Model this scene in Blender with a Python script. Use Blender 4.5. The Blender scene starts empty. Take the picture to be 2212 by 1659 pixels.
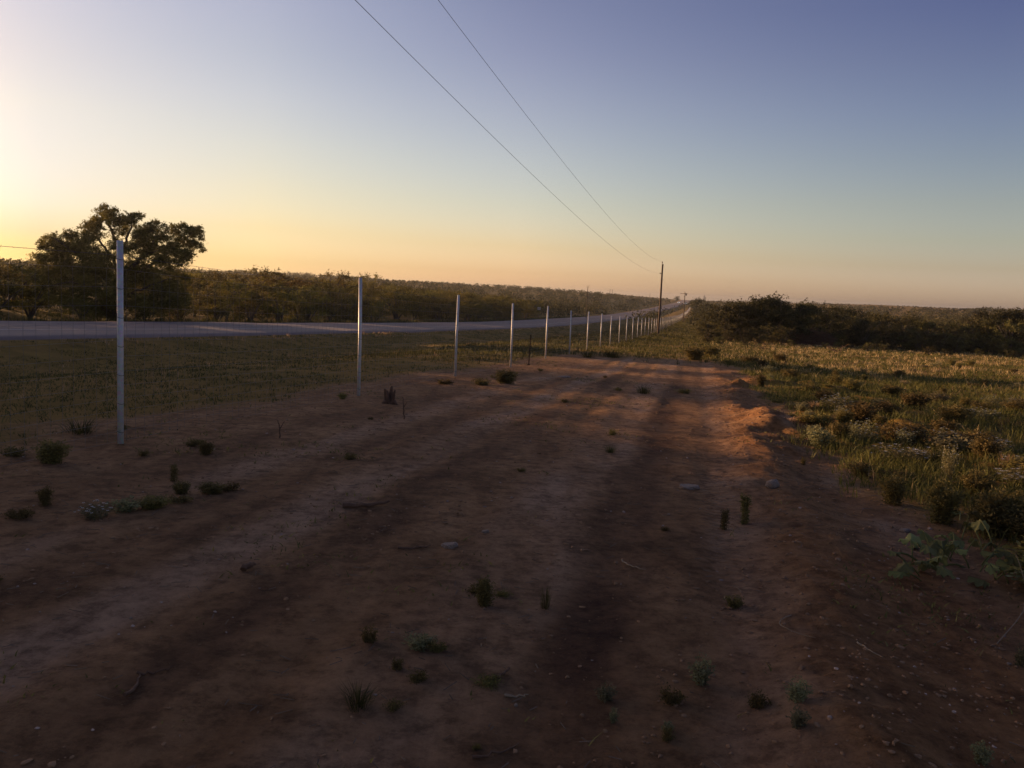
import bpy, math, random
import numpy as np
from mathutils import Vector, Matrix
random.seed(7)
RNG = np.random.default_rng(11)
sc = bpy.context.scene
col = sc.collection
PI = math.pi

# ------------------------------------------------------------------ camera
PITCH, ROLL, FPX = math.radians(6.07), math.radians(2.5), 1912.0
EYE = np.array([0.0, 0.0, 1.6])
fwd = np.array([0, math.cos(PITCH), -math.sin(PITCH)])
up0 = np.array([0, math.sin(PITCH), math.cos(PITCH)])
rt0 = np.array([1.0, 0, 0])
camr = rt0*math.cos(ROLL) + up0*math.sin(ROLL)
camu = -rt0*math.sin(ROLL) + up0*math.cos(ROLL)
cd = bpy.data.cameras.new("camera")
cam = bpy.data.objects.new("camera", cd); col.objects.link(cam)
cd.sensor_width = 36.0; cd.lens = 36.0*FPX/2212.0
cd.clip_start = 0.05; cd.clip_end = 12000
m = Matrix(((camr[0], camu[0], -fwd[0], EYE[0]), (camr[1], camu[1], -fwd[1], EYE[1]),
            (camr[2], camu[2], -fwd[2], EYE[2]), (0, 0, 0, 1)))
cam.matrix_world = m
sc.camera = cam

# ------------------------------------------------------------------ light
SUN_AZ, SUN_EL = math.radians(-58), math.radians(5.4)
sdir = Vector((math.sin(SUN_AZ)*math.cos(SUN_EL), math.cos(SUN_AZ)*math.cos(SUN_EL), math.sin(SUN_EL)))
ld = bpy.data.lights.new("sun", 'SUN'); ld.energy = 5.0; ld.angle = math.radians(0.55); ld.color = (1.0, 0.60, 0.30)
sun = bpy.data.objects.new("sun", ld); col.objects.link(sun)
sun.rotation_euler = sdir.to_track_quat('Z', 'Y').to_euler()
world = bpy.data.worlds.new("World"); sc.world = world; world.use_nodes = True
nt = world.node_tree; nt.nodes.clear()
sky = nt.nodes.new('ShaderNodeTexSky'); sky.sky_type = 'NISHITA'; sky.sun_disc = False
sky.sun_elevation = math.radians(4.6); sky.sun_rotation = SUN_AZ
sky.altitude = 300; sky.air_density = 1.0; sky.dust_density = 1.6; sky.ozone_density = 2.0
bg = nt.nodes.new('ShaderNodeBackground'); bg.inputs['Strength'].default_value = 0.13
wo = nt.nodes.new('ShaderNodeOutputWorld')
# gentle tone of this evening's air, by true direction: colour gain against height above the horizon, for four bearings from the sun
GAIN = {30: [(0, 1.2, 1.5, 1.8), (2.2, 1.16, 1.30, 2.0), (3.7, 1.36, 1.46, 2.15), (6.5, 1.72, 1.62, 1.95), (9.2, 2.05, 1.78, 1.84), (11.9, 2.21, 1.82, 1.85), (14.5, 2.35, 1.89, 1.92)],
        42: [(0, 2.8, 3.1, 5.0), (1.16, 2.25, 2.35, 3.3), (3.14, 2.24, 2.0, 2.15), (5.6, 2.39, 1.99, 1.97), (8, 2.51, 2.02, 1.96), (10.8, 2.57, 2.0, 1.98), (13.5, 2.52, 1.93, 1.93), (16.2, 2.6, 1.93, 1.97)],
        58: [(0, 4.4, 4.2, 7.4), (1.14, 3.3, 2.95, 4.4), (2.75, 2.94, 2.4, 2.7), (5.4, 2.78, 2.24, 2.29), (8.5, 2.68, 2.06, 2.12), (11.6, 2.5, 1.83, 1.97), (14.5, 2.25, 1.6, 1.82), (17.4, 2.05, 1.45, 1.70)],
        85: [(0, 4.3, 4.1, 8.0), (.57, 3.9, 3.8, 7.2), (2.35, 2.75, 2.4, 3.4), (3.9, 2.47, 2.12, 2.5), (6, 2.30, 1.88, 2.05), (8.5, 2.05, 1.66, 1.9), (11, 1.85, 1.46, 1.82), (13.9, 1.64, 1.23, 1.64), (16.7, 1.40, 1.04, 1.53)]}
def wn(typ, **kw):
    q = nt.nodes.new(typ)
    for k_, v_ in kw.items(): setattr(q, k_, v_)
    return q
def wm(op, a, b=0.0):
    q = wn('ShaderNodeMath', operation=op)
    for i_, v_ in ((0, a), (1, b)):
        if isinstance(v_, (int, float)): q.inputs[i_].default_value = v_
        else: nt.links.new(v_, q.inputs[i_])
    return q.outputs[0]
tc = wn('ShaderNodeTexCoord'); sep_ = wn('ShaderNodeSeparateXYZ'); nt.links.new(tc.outputs['Generated'], sep_.inputs[0])
dx, dy, dz = sep_.outputs
hl_ = wm('SQRT', wm('ADD', wm('MULTIPLY', dx, dx), wm('MULTIPLY', dy, dy)))
ca_ = wm('DIVIDE', wm('ADD', wm('MULTIPLY', dx, math.sin(SUN_AZ)), wm('MULTIPLY', dy, math.cos(SUN_AZ))), wm('MAXIMUM', hl_, 1e-4))
ang = wm('MULTIPLY', wm('ARCCOSINE', ca_), 180/PI)
el_ = wm('MULTIPLY', wm('MAXIMUM', dz, 0.0), 3.0)
prev = None; pa = 0
for a_ in sorted(GAIN):
    rp_ = wn('ShaderNodeValToRGB'); e_ = rp_.color_ramp.elements; st_ = GAIN[a_]
    rp_.color_ramp.interpolation = 'B_SPLINE' if False else 'LINEAR'
    while len(e_) < len(st_): e_.new(.5)
    for i_, (q_, r_, g_, b_) in enumerate(st_):
        e_[i_].position = min(1, math.sin(math.radians(q_))*3); e_[i_].color = (r_/8, g_/8, b_/8, 1)
    nt.links.new(el_, rp_.inputs[0])
    if prev is None: prev = rp_.outputs[0]
    else:
        mr = wn('ShaderNodeMapRange', interpolation_type='SMOOTHSTEP' if False else 'LINEAR'); mr.inputs[1].default_value = pa; mr.inputs[2].default_value = a_
        nt.links.new(ang, mr.inputs[0])
        mq = wn('ShaderNodeMix', data_type='RGBA'); nt.links.new(mr.outputs[0], mq.inputs[0]); nt.links.new(prev, mq.inputs[6]); nt.links.new(rp_.outputs[0], mq.inputs[7]); prev = mq.outputs[2]
    pa = a_
vm = wn('ShaderNodeVectorMath', operation='MULTIPLY'); nt.links.new(sky.outputs[0], vm.inputs[0]); nt.links.new(prev, vm.inputs[1])
vm2 = wn('ShaderNodeVectorMath', operation='SCALE'); nt.links.new(vm.outputs[0], vm2.inputs[0]); vm2.inputs['Scale'].default_value = 8/2.02
nt.links.new(vm2.outputs[0], bg.inputs['Color']); nt.links.new(bg.outputs[0], wo.inputs['Surface'])
vs = sc.view_settings
vs.view_transform = 'Standard'; vs.look = 'None'; vs.gamma = 1.0; vs.use_curve_mapping = False; vs.exposure = 0.9
sc.cycles.use_denoising = True
sc.cycles.max_bounces = 5; sc.cycles.diffuse_bounces = 2; sc.cycles.transparent_max_bounces = 6

# ------------------------------------------------------------------ mapping
def ray(px, py):
    d = fwd*FPX + camr*(px-1106.0) + camu*(829.5-py)
    return d/np.linalg.norm(d)
_v = ray(1513, 643.6); TRK = math.atan2(_v[0], _v[1]); SA, CA = math.sin(TRK), math.cos(TRK)
def st2xy(s, t): return s*SA + t*CA, s*CA - t*SA
def xy2st(x, y): return x*SA + y*CA, x*CA - y*SA
def proj(p):
    v = np.asarray(p, float)-EYE
    d = v@fwd
    return 1106+FPX*(v@camr)/d, 829.5-FPX*(v@camu)/d, d

# ------------------------------------------------------------------ noise
def _hash(ix, iy, seed):
    h = (ix.astype(np.int64)*374761393 + iy.astype(np.int64)*668265263 + seed*1442695041) & 0xffffffff
    h = ((h ^ (h >> 13))*1274126177) & 0xffffffff
    return ((h ^ (h >> 16)) & 0xffff)/65535.0
def vnoise(x, y, seed=0):
    ix, iy = np.floor(x), np.floor(y); fx, fy = x-ix, y-iy
    ux, uy = fx*fx*(3-2*fx), fy*fy*(3-2*fy)
    a, b = _hash(ix, iy, seed), _hash(ix+1, iy, seed)
    c, d = _hash(ix, iy+1, seed), _hash(ix+1, iy+1, seed)
    return ((a*(1-ux)+b*ux)*(1-uy)+(c*(1-ux)+d*ux)*uy)*2-1
def fbm(x, y, sc_, oct_=4, seed=0, gain=.5):
    r = 0; a = 1; tot = 0
    x = x/sc_; y = y/sc_
    for k in range(oct_):
        r = r+a*vnoise(x+17.3*k, y-9.1*k, seed+k); tot += a; a *= gain; x = x*2.03; y = y*2.03
    return r/tot
def sstep(a, b, x):
    u = np.clip((x-a)/(b-a), 0, 1); return u*u*(3-2*u)

# ------------------------------------------------------------------ terrain
_PS = [-200, -60, -10, 0, 7.7, 14.2, 20.7, 27.1, 33.6, 40.1, 46.6, 85.4, 130, 169, 254, 338, 450, 550, 650, 800, 1200, 1350, 2000, 4500]
_PZ = [.3, .3, .06, 0, -.08, -.31, -.58, -.79, -1.0, -1.21, -1.39, -2.53, -3.6, -4.2, -5.4, -6.1, -6.45, -6.1, -5.3, -4.1, -2.2, -2.4, -7, -12]
_gs = np.concatenate([np.arange(-200, 60, 1.0), np.arange(60, 4500, 5.0)])
_gz = np.interp(_gs, _PS, _PZ)
for _ in range(6): _gz[1:-1] = (_gz[:-2]+2*_gz[1:-1]+_gz[2:])/4
def prof(s): return np.interp(s, _gs, _gz)
def road_c(s): return np.interp(s, [-300, 450, 620, 850, 1200, 3000], [-26.2, -26.2, -22, -15.5, -18, -18])
HALF = 6.0
def road_z(s): return prof(s)+.18
def berm(s, t):
    c = .78+.12*fbm(s, s*0, 3.0, 2, 5)+.05*np.sin(s*1.3)
    w = .30+.08*fbm(s, s*0+9, 2.0, 2, 8)
    h = (.075+.075*fbm(s, s*0+3, 1.2, 3, 21)+.05*fbm(s, t, .35, 4, 23, .65))*sstep(-2, 1, s)*(1-.75*sstep(20, 30, s))*(1-sstep(44, 60, s))
    b = np.maximum(h, .02)*np.exp(-((t-c)/w)**2)
    # mounds pushed aside on the field side
    mnd = np.maximum(fbm(s, t, 1.1, 3, 33)-.12, 0)*.38*sstep(.6, 1.2, t)*(1-sstep(3.2, 5.5, t))*sstep(6, 9, s)*(1-sstep(24, 34, s))
    return b+mnd
def ruts(s, t):
    r = -.035*np.exp(-((t+.42+.05*np.sin(s*.4))/.17)**2)
    r += -.030*np.exp(-((t-.22-.04*np.sin(s*.5))/.12)**2)
    for c in (-2.55, -3.3, -1.6): r = r-.03*np.exp(-((t-c-.10*np.sin(s*.35+c))/.15)**2)+.018*np.exp(-((t-c-.3-.10*np.sin(s*.35+c))/.12)**2)
    r = r*(.15+.38*sstep(-.4, .5, fbm(s, t*2, 2.6, 3, 19)))
    return r*(1-sstep(35, 45, s))
def dirtmask(s, t):
    n = fbm(s, t, 3.0, 4, 61)*1.3
    left = -6.6+n+1.5*sstep(20, 45, s)
    right = 1.75+.6*n+.3*sstep(0, 4, s)-.4*sstep(7, 12, s)-1.0*sstep(30, 42, s)
    return sstep(-.5, .5, t-left)*(1-sstep(-.5, .5, t-right))*(1-sstep(36, 47, s+4*n))
def height(x, y, fine=True):
    x = np.asarray(x, float); y = np.asarray(y, float)
    s, t = xy2st(x, y)
    L = -t
    z = prof(s)
    cap = 5+5.5*np.clip((s-150)/500, 0, 1)
    z = z+cap*(1-np.exp(-np.maximum(L-38, 0)*.085/cap))*(1-.6*sstep(900, 1500, s))
    z = z+np.minimum(np.maximum(t-60, 0)*.03, 4.6)*np.clip((s-100)/280, 0, 1)
    z = z+1.2*fbm(x, y, 140, 3, 3)*sstep(60, 300, np.hypot(x, y))*sstep(6, 40, np.abs(t-road_c(s)))
    # ditch on the verge
    dc = t-road_c(s)
    z = z-.38*np.exp(-((dc-11)/3.0)**2)*(1-sstep(500, 700, s))-.25*np.exp(-((dc+9)/1.5)**2)
    z = z+.10*np.exp(-((dc-6.9)/.7)**2)
    if fine:
        nr = sstep(7, 9, np.abs(dc))
        z = z+nr*(.05*fbm(x, y, 5.0, 3, 12)+.010*fbm(x, y, .8, 3, 14))*sstep(0, 3, np.abs(t)+.6)
        near = 1-sstep(25, 60, np.hypot(x, y))
        dm = dirtmask(s, t)
        z = z+near*(.010*fbm(x, y, .30, 4, 77, .65)*(.4+1.8*np.exp(-((t-.9)/.55)**2)))
        z = z+near*.016*np.maximum(fbm(s*.35, t*1.3, .45, 4, 99), 0)*dm
        z = z+berm(s, t)+ruts(s, t)
    on = 1-sstep(HALF+.25, HALF+1.3, np.abs(dc))
    z = z*(1-on)+(road_z(s)-.08)*on
    return z
def H1(x, y): return float(height(np.array([x]), np.array([y]))[0])
def on(px, py, dmax=900):
    d = ray(px, py)
    ts = np.concatenate([np.arange(1.5, 40, .03), np.geomspace(40, dmax, 3000)])
    P = EYE+ts[:, None]*d
    hh = height(P[:, 0], P[:, 1])
    k = np.argmax(P[:, 2] < hh)
    if k == 0: k = len(ts)-1
    p = P[k]; dep = (p-EYE)@fwd
    return np.array([p[0], p[1], hh[k]]), dep/FPX        # ground point, metres per pixel
def at_t(px, t, lift=0):
    d = ray(px, 600); a = math.atan2(d[0], d[1]); ux, uy = math.sin(a), math.cos(a)
    r = t/(ux*CA-uy*SA); x, y = ux*r, uy*r
    p = np.array([x, y, H1(x, y)+lift]); return p, ((p-EYE)@fwd)/FPX
def at_y(px, D):
    d = ray(px, 640); a = d[0]/d[1]
    p = np.array([a*D, D, H1(a*D, D)]); return p, ((p-EYE)@fwd)/FPX

# ------------------------------------------------------------------ materials
def mat(name):
    mt = bpy.data.materials.new(name); mt.use_nodes = True
    n = mt.node_tree; b = n.nodes['Principled BSDF']
    return mt, n, b
def N(n, typ, **kw):
    nd = n.nodes.new(typ)
    for k, v in kw.items(): setattr(nd, k, v)
    return nd
def noise(n, scale, detail=5, rough=.6, co=None, dist=0):
    nd = N(n, 'ShaderNodeTexNoise'); nd.inputs['Scale'].default_value = scale
    nd.inputs['Detail'].default_value = detail; nd.inputs['Roughness'].default_value = rough
    nd.inputs['Distortion'].default_value = dist
    if co is not None: n.links.new(co, nd.inputs['Vector'])
    return nd.outputs[0]
def ramp(n, fac, stops):
    r = N(n, 'ShaderNodeValToRGB'); e = r.color_ramp.elements
    while len(e) < len(stops): e.new(.5)
    for k, (p, c) in enumerate(stops):
        e[k].position = p; e[k].color = (*c, 1) if len(c) == 3 else c
    n.links.new(fac, r.inputs[0]); return r.outputs[0]
def mix(n, fac, a, b, mode='MIX'):
    q = N(n, 'ShaderNodeMix', data_type='RGBA', blend_type=mode)
    if isinstance(fac, (int, float)): q.inputs[0].default_value = fac
    else: n.links.new(fac, q.inputs[0])
    for sock, v in ((q.inputs[6], a), (q.inputs[7], b)):
        if isinstance(v, tuple): sock.default_value = (*v, 1)
        else: n.links.new(v, sock)
    return q.outputs[2]
def math_(n, op, a, b=0.5):
    q = N(n, 'ShaderNodeMath', operation=op)
    for sock, v in ((q.inputs[0], a), (q.inputs[1], b)):
        if isinstance(v, (int, float)): sock.default_value = v
        else: n.links.new(v, sock)
    return q.outputs[0]
def attr(n, name):
    a = N(n, 'ShaderNodeAttribute'); a.attribute_name = name; return a.outputs['Fac']
def bump(n, b, hgt, strength=.4, dist=.02, prev=None):
    q = N(n, 'ShaderNodeBump'); q.inputs['Strength'].default_value = strength; q.inputs['Distance'].default_value = dist
    n.links.new(hgt, q.inputs['Height'])
    if prev is not None: n.links.new(prev, q.inputs['Normal'])
    if b is not None: n.links.new(q.outputs[0], b.inputs['Normal'])
    return q.outputs[0]
def pos(n): return N(n, 'ShaderNodeNewGeometry').outputs['Position']
def objco(n): return N(n, 'ShaderNodeTexCoord').outputs['Object']

def simple(name, c1, c2, scale=8, rough=.8, metal=0.0, bmp=0, spec=.3):
    mt, n, b = mat(name)
    co = objco(n); f = noise(n, scale, 5, .6, co)
    n.links.new(ramp(n, f, [(.3, c1), (.7, c2)]), b.inputs['Base Color'])
    b.inputs['Roughness'].default_value = rough; b.inputs['Metallic'].default_value = metal
    b.inputs['Specular IOR Level'].default_value = spec
    if bmp: bump(n, b, noise(n, scale*3, 6, .7, co), bmp, .01)
    return mt
def leafmat(name, dark, light, trans=.35, rough=.7):
    mt, n, b = mat(name)
    tint = attr(n, 'tint')
    oi = N(n, 'ShaderNodeObjectInfo').outputs['Random']
    c = ramp(n, tint, [(0, dark), (1, light)])
    hs = N(n, 'ShaderNodeHueSaturation')
    n.links.new(math_(n, 'ADD', math_(n, 'MULTIPLY', oi, .04), .48), hs.inputs['Hue'])
    n.links.new(math_(n, 'ADD', math_(n, 'MULTIPLY', oi, .5), .75), hs.inputs['Value'])
    n.links.new(c, hs.inputs['Color']); c = hs.outputs[0]
    n.links.new(c, b.inputs['Base Color']); b.inputs['Roughness'].default_value = rough
    b.inputs['Specular IOR Level'].default_value = .15
    tr = N(n, 'ShaderNodeBsdfTranslucent'); n.links.new(c, tr.inputs['Color'])
    mx = N(n, 'ShaderNodeMixShader'); mx.inputs[0].default_value = trans
    n.links.new(b.outputs[0], mx.inputs[1]); n.links.new(tr.outputs[0], mx.inputs[2])
    n.links.new(mx.outputs[0], n.nodes['Material Output'].inputs['Surface'])
    return mt

# ground
def ground_material():
    mt, n, b = mat('red_soil_and_grass')
    P = pos(n)
    dirt, track, loose, fade = attr(n, 'dirt'), attr(n, 'track'), attr(n, 'loose'), attr(n, 'near')
    n1 = noise(n, 1.1, 8, .65, P); n2 = noise(n, 9, 8, .7, P); n3 = noise(n, 45, 6, .7, P); n4 = noise(n, .25, 4, .6, P)
    soil = ramp(n, n1, [(.28, (0.2595, 0.1342, 0.0580)), (.5, (0.3892, 0.2064, 0.0937)), (.72, (0.5427, 0.3044, 0.1456))])
    soil = mix(n, math_(n, 'MULTIPLY', n3, .5), soil, ramp(n, n2, [(.35, (0.2123, 0.1083, 0.0453)), (.65, (0.5603, 0.3096, 0.1421))]))
    soil = mix(n, track, soil, ramp(n, n2, [(.3, (0.4389, 0.2698, 0.1609)), (.7, (0.6195, 0.3873, 0.2323))]))
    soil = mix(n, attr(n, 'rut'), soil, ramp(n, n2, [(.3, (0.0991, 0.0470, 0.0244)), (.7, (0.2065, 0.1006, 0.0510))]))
    soil = mix(n, loose, soil, ramp(n, n2, [(.3, (0.2700, 0.1248, 0.0474)), (.7, (0.4968, 0.2347, 0.0882))]))
    grass = ramp(n, n1, [(.3, (0.1381, 0.0840, 0.0132)), (.55, (0.2229, 0.1364, 0.0216)), (.75, (0.3186, 0.1819, 0.0312))])
    grass = mix(n, ramp(n, n4, [(.42, (0, 0, 0)), (.62, (1, 1, 1))]), grass, ramp(n, n2, [(.3, (0.2228, 0.1310, 0.0286)), (.7, (0.3480, 0.1966, 0.0442))]))
    mp = N(n, 'ShaderNodeMapping'); mp.vector_type = 'POINT'; mp.inputs['Rotation'].default_value = (0, 0, TRK); mp.inputs['Scale'].default_value = (2.6, .55, 1)
    n.links.new(P, mp.inputs[0]); st1 = noise(n, 1.0, 7, .68, mp.outputs[0], .6)
    soil = mix(n, .75, soil, ramp(n, st1, [(.30, (.42, .40, .40)), (.5, (.50, .50, .50)), (.66, (.72, .71, .72))]), 'OVERLAY') if False else mix(n, 1.0, soil, ramp(n, st1, [(.32, (.62, .58, .56)), (.48, (.90, .88, .87)), (.64, (1.0, 1.0, 1.0))]), 'MULTIPLY')
    md = noise(n, 6.5, 10, .78, P, 0); soil = mix(n, 1.0, soil, ramp(n, md, [(.40, (.55, .53, .53)), (.50, (.90, .90, .91)), (.60, (1.12, 1.13, 1.15))]), 'MULTIPLY')
    crk = N(n, 'ShaderNodeTexVoronoi'); crk.feature = 'DISTANCE_TO_EDGE'; crk.inputs['Scale'].default_value = 2.6
    nz = N(n, 'ShaderNodeTexNoise'); nz.inputs['Scale'].default_value = 3.0; n.links.new(P, nz.inputs['Vector'])
    wv = N(n, 'ShaderNodeVectorMath', operation='ADD'); n.links.new(P, wv.inputs[0]); n.links.new(nz.outputs['Color'], wv.inputs[1]); n.links.new(wv.outputs[0], crk.inputs['Vector'])
    ck = ramp(n, crk.outputs['Distance'], [(0, (.45, .42, .40)), (.012, (1, 1, 1))])
    soil = mix(n, ramp(n, n4, [(.5, (0, 0, 0)), (.6, (.8, .8, .8))]), soil, mix(n, 1.0, soil, ck, 'MULTIPLY'))
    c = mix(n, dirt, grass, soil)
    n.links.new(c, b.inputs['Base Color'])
    b.inputs['Roughness'].default_value = .95; b.inputs['Specular IOR Level'].default_value = .12
    # tyre tread bars on the wheel track
    sep = N(n, 'ShaderNodeSeparateXYZ'); n.links.new(P, sep.inputs[0])
    sco = math_(n, 'ADD', math_(n, 'MULTIPLY', sep.outputs[0], SA), math_(n, 'MULTIPLY', sep.outputs[1], CA))
    tco = math_(n, 'SUBTRACT', math_(n, 'MULTIPLY', sep.outputs[0], CA), math_(n, 'MULTIPLY', sep.outputs[1], SA))
    wob = math_(n, 'ADD', math_(n, 'MULTIPLY', sco, 62.0), math_(n, 'MULTIPLY', n1, 14.0))
    tr = math_(n, 'MULTIPLY', math_(n, 'SINE', math_(n, 'ADD', wob, math_(n, 'MULTIPLY', tco, 25.0))), attr(n, 'tread'))
    b0 = bump(n, None, md, .9, .07)
    b1 = bump(n, None, n2, .8, .05, b0)
    b2 = bump(n, None, n3, 1.0, .022, b1)
    b3 = bump(n, b, tr, .9, .018, b2)
    return mt
MAT_GROUND = ground_material()

def road_material():
    mt, n, b = mat('chip_seal_asphalt')
    P = pos(n)
    sep = N(n, 'ShaderNodeSeparateXYZ'); n.links.new(P, sep.inputs[0])
    n1 = noise(n, .6, 6, .6, P); n2 = noise(n, 30, 4, .7, P)
    mp = N(n, 'ShaderNodeMapping'); mp.inputs['Rotation'].default_value = (0, 0, TRK); mp.inputs['Scale'].default_value = (1.2, .03, 1)
    n.links.new(P, mp.inputs[0]); n3 = noise(n, 1.0, 4, .6, mp.outputs[0])
    c = ramp(n, n1, [(.3, (0.2000, 0.1285, 0.1095)), (.7, (0.2646, 0.1735, 0.1465))])
    c = mix(n, .5, c, ramp(n, n3, [(.35, (0.1377, 0.0848, 0.0680)), (.65, (0.2594, 0.1621, 0.1304))]))
    c = mix(n, .35, c, ramp(n, n2, [(.3, (0.1000, 0.0661, 0.0535)), (.7, (0.3000, 0.2057, 0.1604))]))
    n.links.new(c, b.inputs['Base Color']); b.inputs['Roughness'].default_value = .8
    bump(n, b, n2, .3, .01)
    return mt
MAT_ROAD = road_material()
MAT_LINE = simple('worn_white_road_paint', (.35, .34, .33), (.62, .60, .56), 3, .7)

def galv():
    mt, n, b = mat('galvanized_pipe')
    co = objco(n)
    v = N(n, 'ShaderNodeTexVoronoi'); v.inputs['Scale'].default_value = 40; n.links.new(co, v.inputs['Vector'])
    f = noise(n, 5, 5, .6, co)
    c = ramp(n, f, [(.3, (.44, .42, .41)), (.7, (.60, .57, .55))])
    c = mix(n, .15, c, v.outputs['Color'], 'OVERLAY')
    n.links.new(c, b.inputs['Base Color']); b.inputs['Metallic'].default_value = .2
    n.links.new(ramp(n, f, [(.3, (.42, .42, .42)), (.7, (.58, .58, .58))]), b.inputs['Roughness'])
    return mt
MAT_GALV = galv()
MAT_WIRE = simple('galvanized_wire', (.13, .115, .10), (.24, .215, .19), 20, .5, .2)
MAT_TIE = simple('dark_tie_wire', (.05, .045, .04), (.12, .10, .09), 20, .6, .5)
MAT_POLE = simple('weathered_pole_wood', (.055, .034, .022), (.12, .075, .048), 6, .85, 0, .4)
MAT_CABLE = simple('aluminium_cable', (.05, .05, .055), (.10, .10, .11), 6, .6, .3)
MAT_INS = simple('porcelain_insulator', (.14, .10, .08), (.22, .16, .13), 6, .35)
MAT_RUST = simple('rusty_steel', (.035, .020, .014), (.08, .040, .026), 20, .8, .3)
MAT_BARK = simple('grey_brown_bark', (.050, .036, .026), (.115, .085, .062), 14, .9, 0, .5)
MAT_DEAD = simple('dry_dead_wood', (0.0692, 0.0347, 0.0198), (0.1729, 0.0918, 0.0528), 14, .9, 0, .4)
MAT_STRAW = simple('bleached_straw_stick', (0.2052, 0.1361, 0.0796), (0.3591, 0.2495, 0.1469), 14, .85)
MAT_ROCK = simple('pale_limestone', (0.1595, 0.1093, 0.0794), (0.3625, 0.2612, 0.1890), 9, .9, 0, .6)
MAT_PEB = simple('pebbles', (0.1296, 0.0898, 0.0646), (0.5184, 0.3740, 0.2907), .9, .9)
MAT_CLOD = simple('soil_clods', (0.1713, 0.0898, 0.0425), (0.3497, 0.1924, 0.0961), 1.3, .95)
LF_MESQ = leafmat('mesquite_leaves', (0.0642, 0.0510, 0.0119), (0.1976, 0.1469, 0.0317), .28)
LF_OLIVE = leafmat('olive_brush_leaves', (0.0608, 0.0540, 0.0119), (0.2223, 0.1760, 0.0343), .28)
LF_DARK = leafmat('dark_evergreen_leaves', (0.0270, 0.0270, 0.0096), (0.0825, 0.0743, 0.0240), .25)
LF_RIGHT = leafmat('field_brush_leaves', (0.0312, 0.0286, 0.0108), (0.1300, 0.1105, 0.0360), .3)
LF_FAR = leafmat('distant_brush_leaves', (0.0275, 0.0230, 0.0079), (0.0826, 0.0622, 0.0194), .2)
LF_WEED = leafmat('weed_leaves', (0.0722, 0.0594, 0.0208), (0.2274, 0.1683, 0.0542), .35)
LF_SILV = leafmat('silvery_weed_leaves', (0.1040, 0.0972, 0.0499), (0.2835, 0.2509, 0.1248), .35)
LF_GOURD = leafmat('gourd_leaves', (0.1144, 0.1165, 0.0392), (0.2746, 0.2548, 0.0853), .3)
LF_GRASS = leafmat('green_grass_blades', (0.0457, 0.0442, 0.0120), (0.1266, 0.1073, 0.0312), .3)
LF_DRY = leafmat('dry_grass_blades', (0.2085, 0.1390, 0.0729), (0.6098, 0.3893, 0.2098), .35)

# ------------------------------------------------------------------ mesh helpers
def mk(name, V, F, mats, parent=None, tint=None, smooth=False, loc=None):
    """V (n,3); F list of (m,3) or (m,4) index arrays, or one array"""
    if isinstance(F, np.ndarray): F = [F]
    F = [np.asarray(f, dtype=np.int64) for f in F if len(f)]
    V = np.asarray(V, float)
    me = bpy.data.meshes.new(name)
    nl = sum(f.size for f in F); nf = sum(len(f) for f in F)
    me.vertices.add(len(V)); me.vertices.foreach_set('co', V.astype(np.float32).ravel())
    me.loops.add(nl); me.loops.foreach_set('vertex_index', np.concatenate([f.ravel() for f in F]).astype(np.int32))
    me.polygons.add(nf)
    sizes = np.concatenate([np.full(len(f), f.shape[1]) for f in F])
    me.polygons.foreach_set('loop_start', np.concatenate([[0], np.cumsum(sizes)[:-1]]).astype(np.int32))
    me.polygons.foreach_set('loop_total', sizes.astype(np.int32))
    me.polygons.foreach_set('use_smooth', np.full(nf, bool(smooth)))
    for m_ in (mats if isinstance(mats, (list, tuple)) else [mats]): me.materials.append(m_)
    if tint is not None:
        a = me.attributes.new('tint', 'FLOAT', 'FACE'); a.data.foreach_set('value', np.asarray(tint, np.float32))
    me.update(calc_edges=True); me.validate()
    o = bpy.data.objects.new(name, me); col.objects.link(o)
    if parent is not None: o.parent = parent
    if loc is not None: o.location = loc
    return o
def tag(o, label, cat=None, group=None, kind=None):
    if label: o['label'] = label
    if cat: o['category'] = cat
    if group: o['group'] = group
    if kind: o['kind'] = kind
    return o
def empty(name, loc, label=None, cat=None, group=None, rz=0):
    o = bpy.data.objects.new(name, None); col.objects.link(o); o.empty_display_size = .2
    o.location = tuple(loc); o.rotation_euler = (0, 0, rz); return tag(o, label, cat, group)
def copy_tree(o, loc, rz=0, scl=(1, 1, 1), label=None, group=None, cat=None):
    r = o.copy(); col.objects.link(r); r.location = tuple(loc); r.rotation_euler = (0, 0, rz); r.scale = scl
    for ch in o.children:
        c = ch.copy(); col.objects.link(c); c.parent = r
        for g in ch.children:
            d = g.copy(); col.objects.link(d); d.parent = c
    return tag(r, label, cat, group)
class Buf:
    def __init__(s): s.V = []; s.F3 = []; s.F4 = []; s.n = 0; s.t3 = []; s.t4 = []
    def add(s, V, F, tint=None):
        V = np.asarray(V, float); F = np.asarray(F)
        s.V.append(V)
        t = np.full(len(F), .5) if tint is None else np.broadcast_to(tint, (len(F),))
        if F.shape[1] == 3: s.F3.append(F+s.n); s.t3.append(t)
        else: s.F4.append(F+s.n); s.t4.append(t)
        s.n += len(V)
    def build(s, name, mats, parent=None, smooth=False, loc=None):
        F = []; T = []
        if s.F3: F.append(np.concatenate(s.F3)); T += s.t3
        if s.F4: F.append(np.concatenate(s.F4)); T += s.t4
        return mk(name, np.concatenate(s.V), F, mats, parent, np.concatenate(T), smooth, loc)
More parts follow.
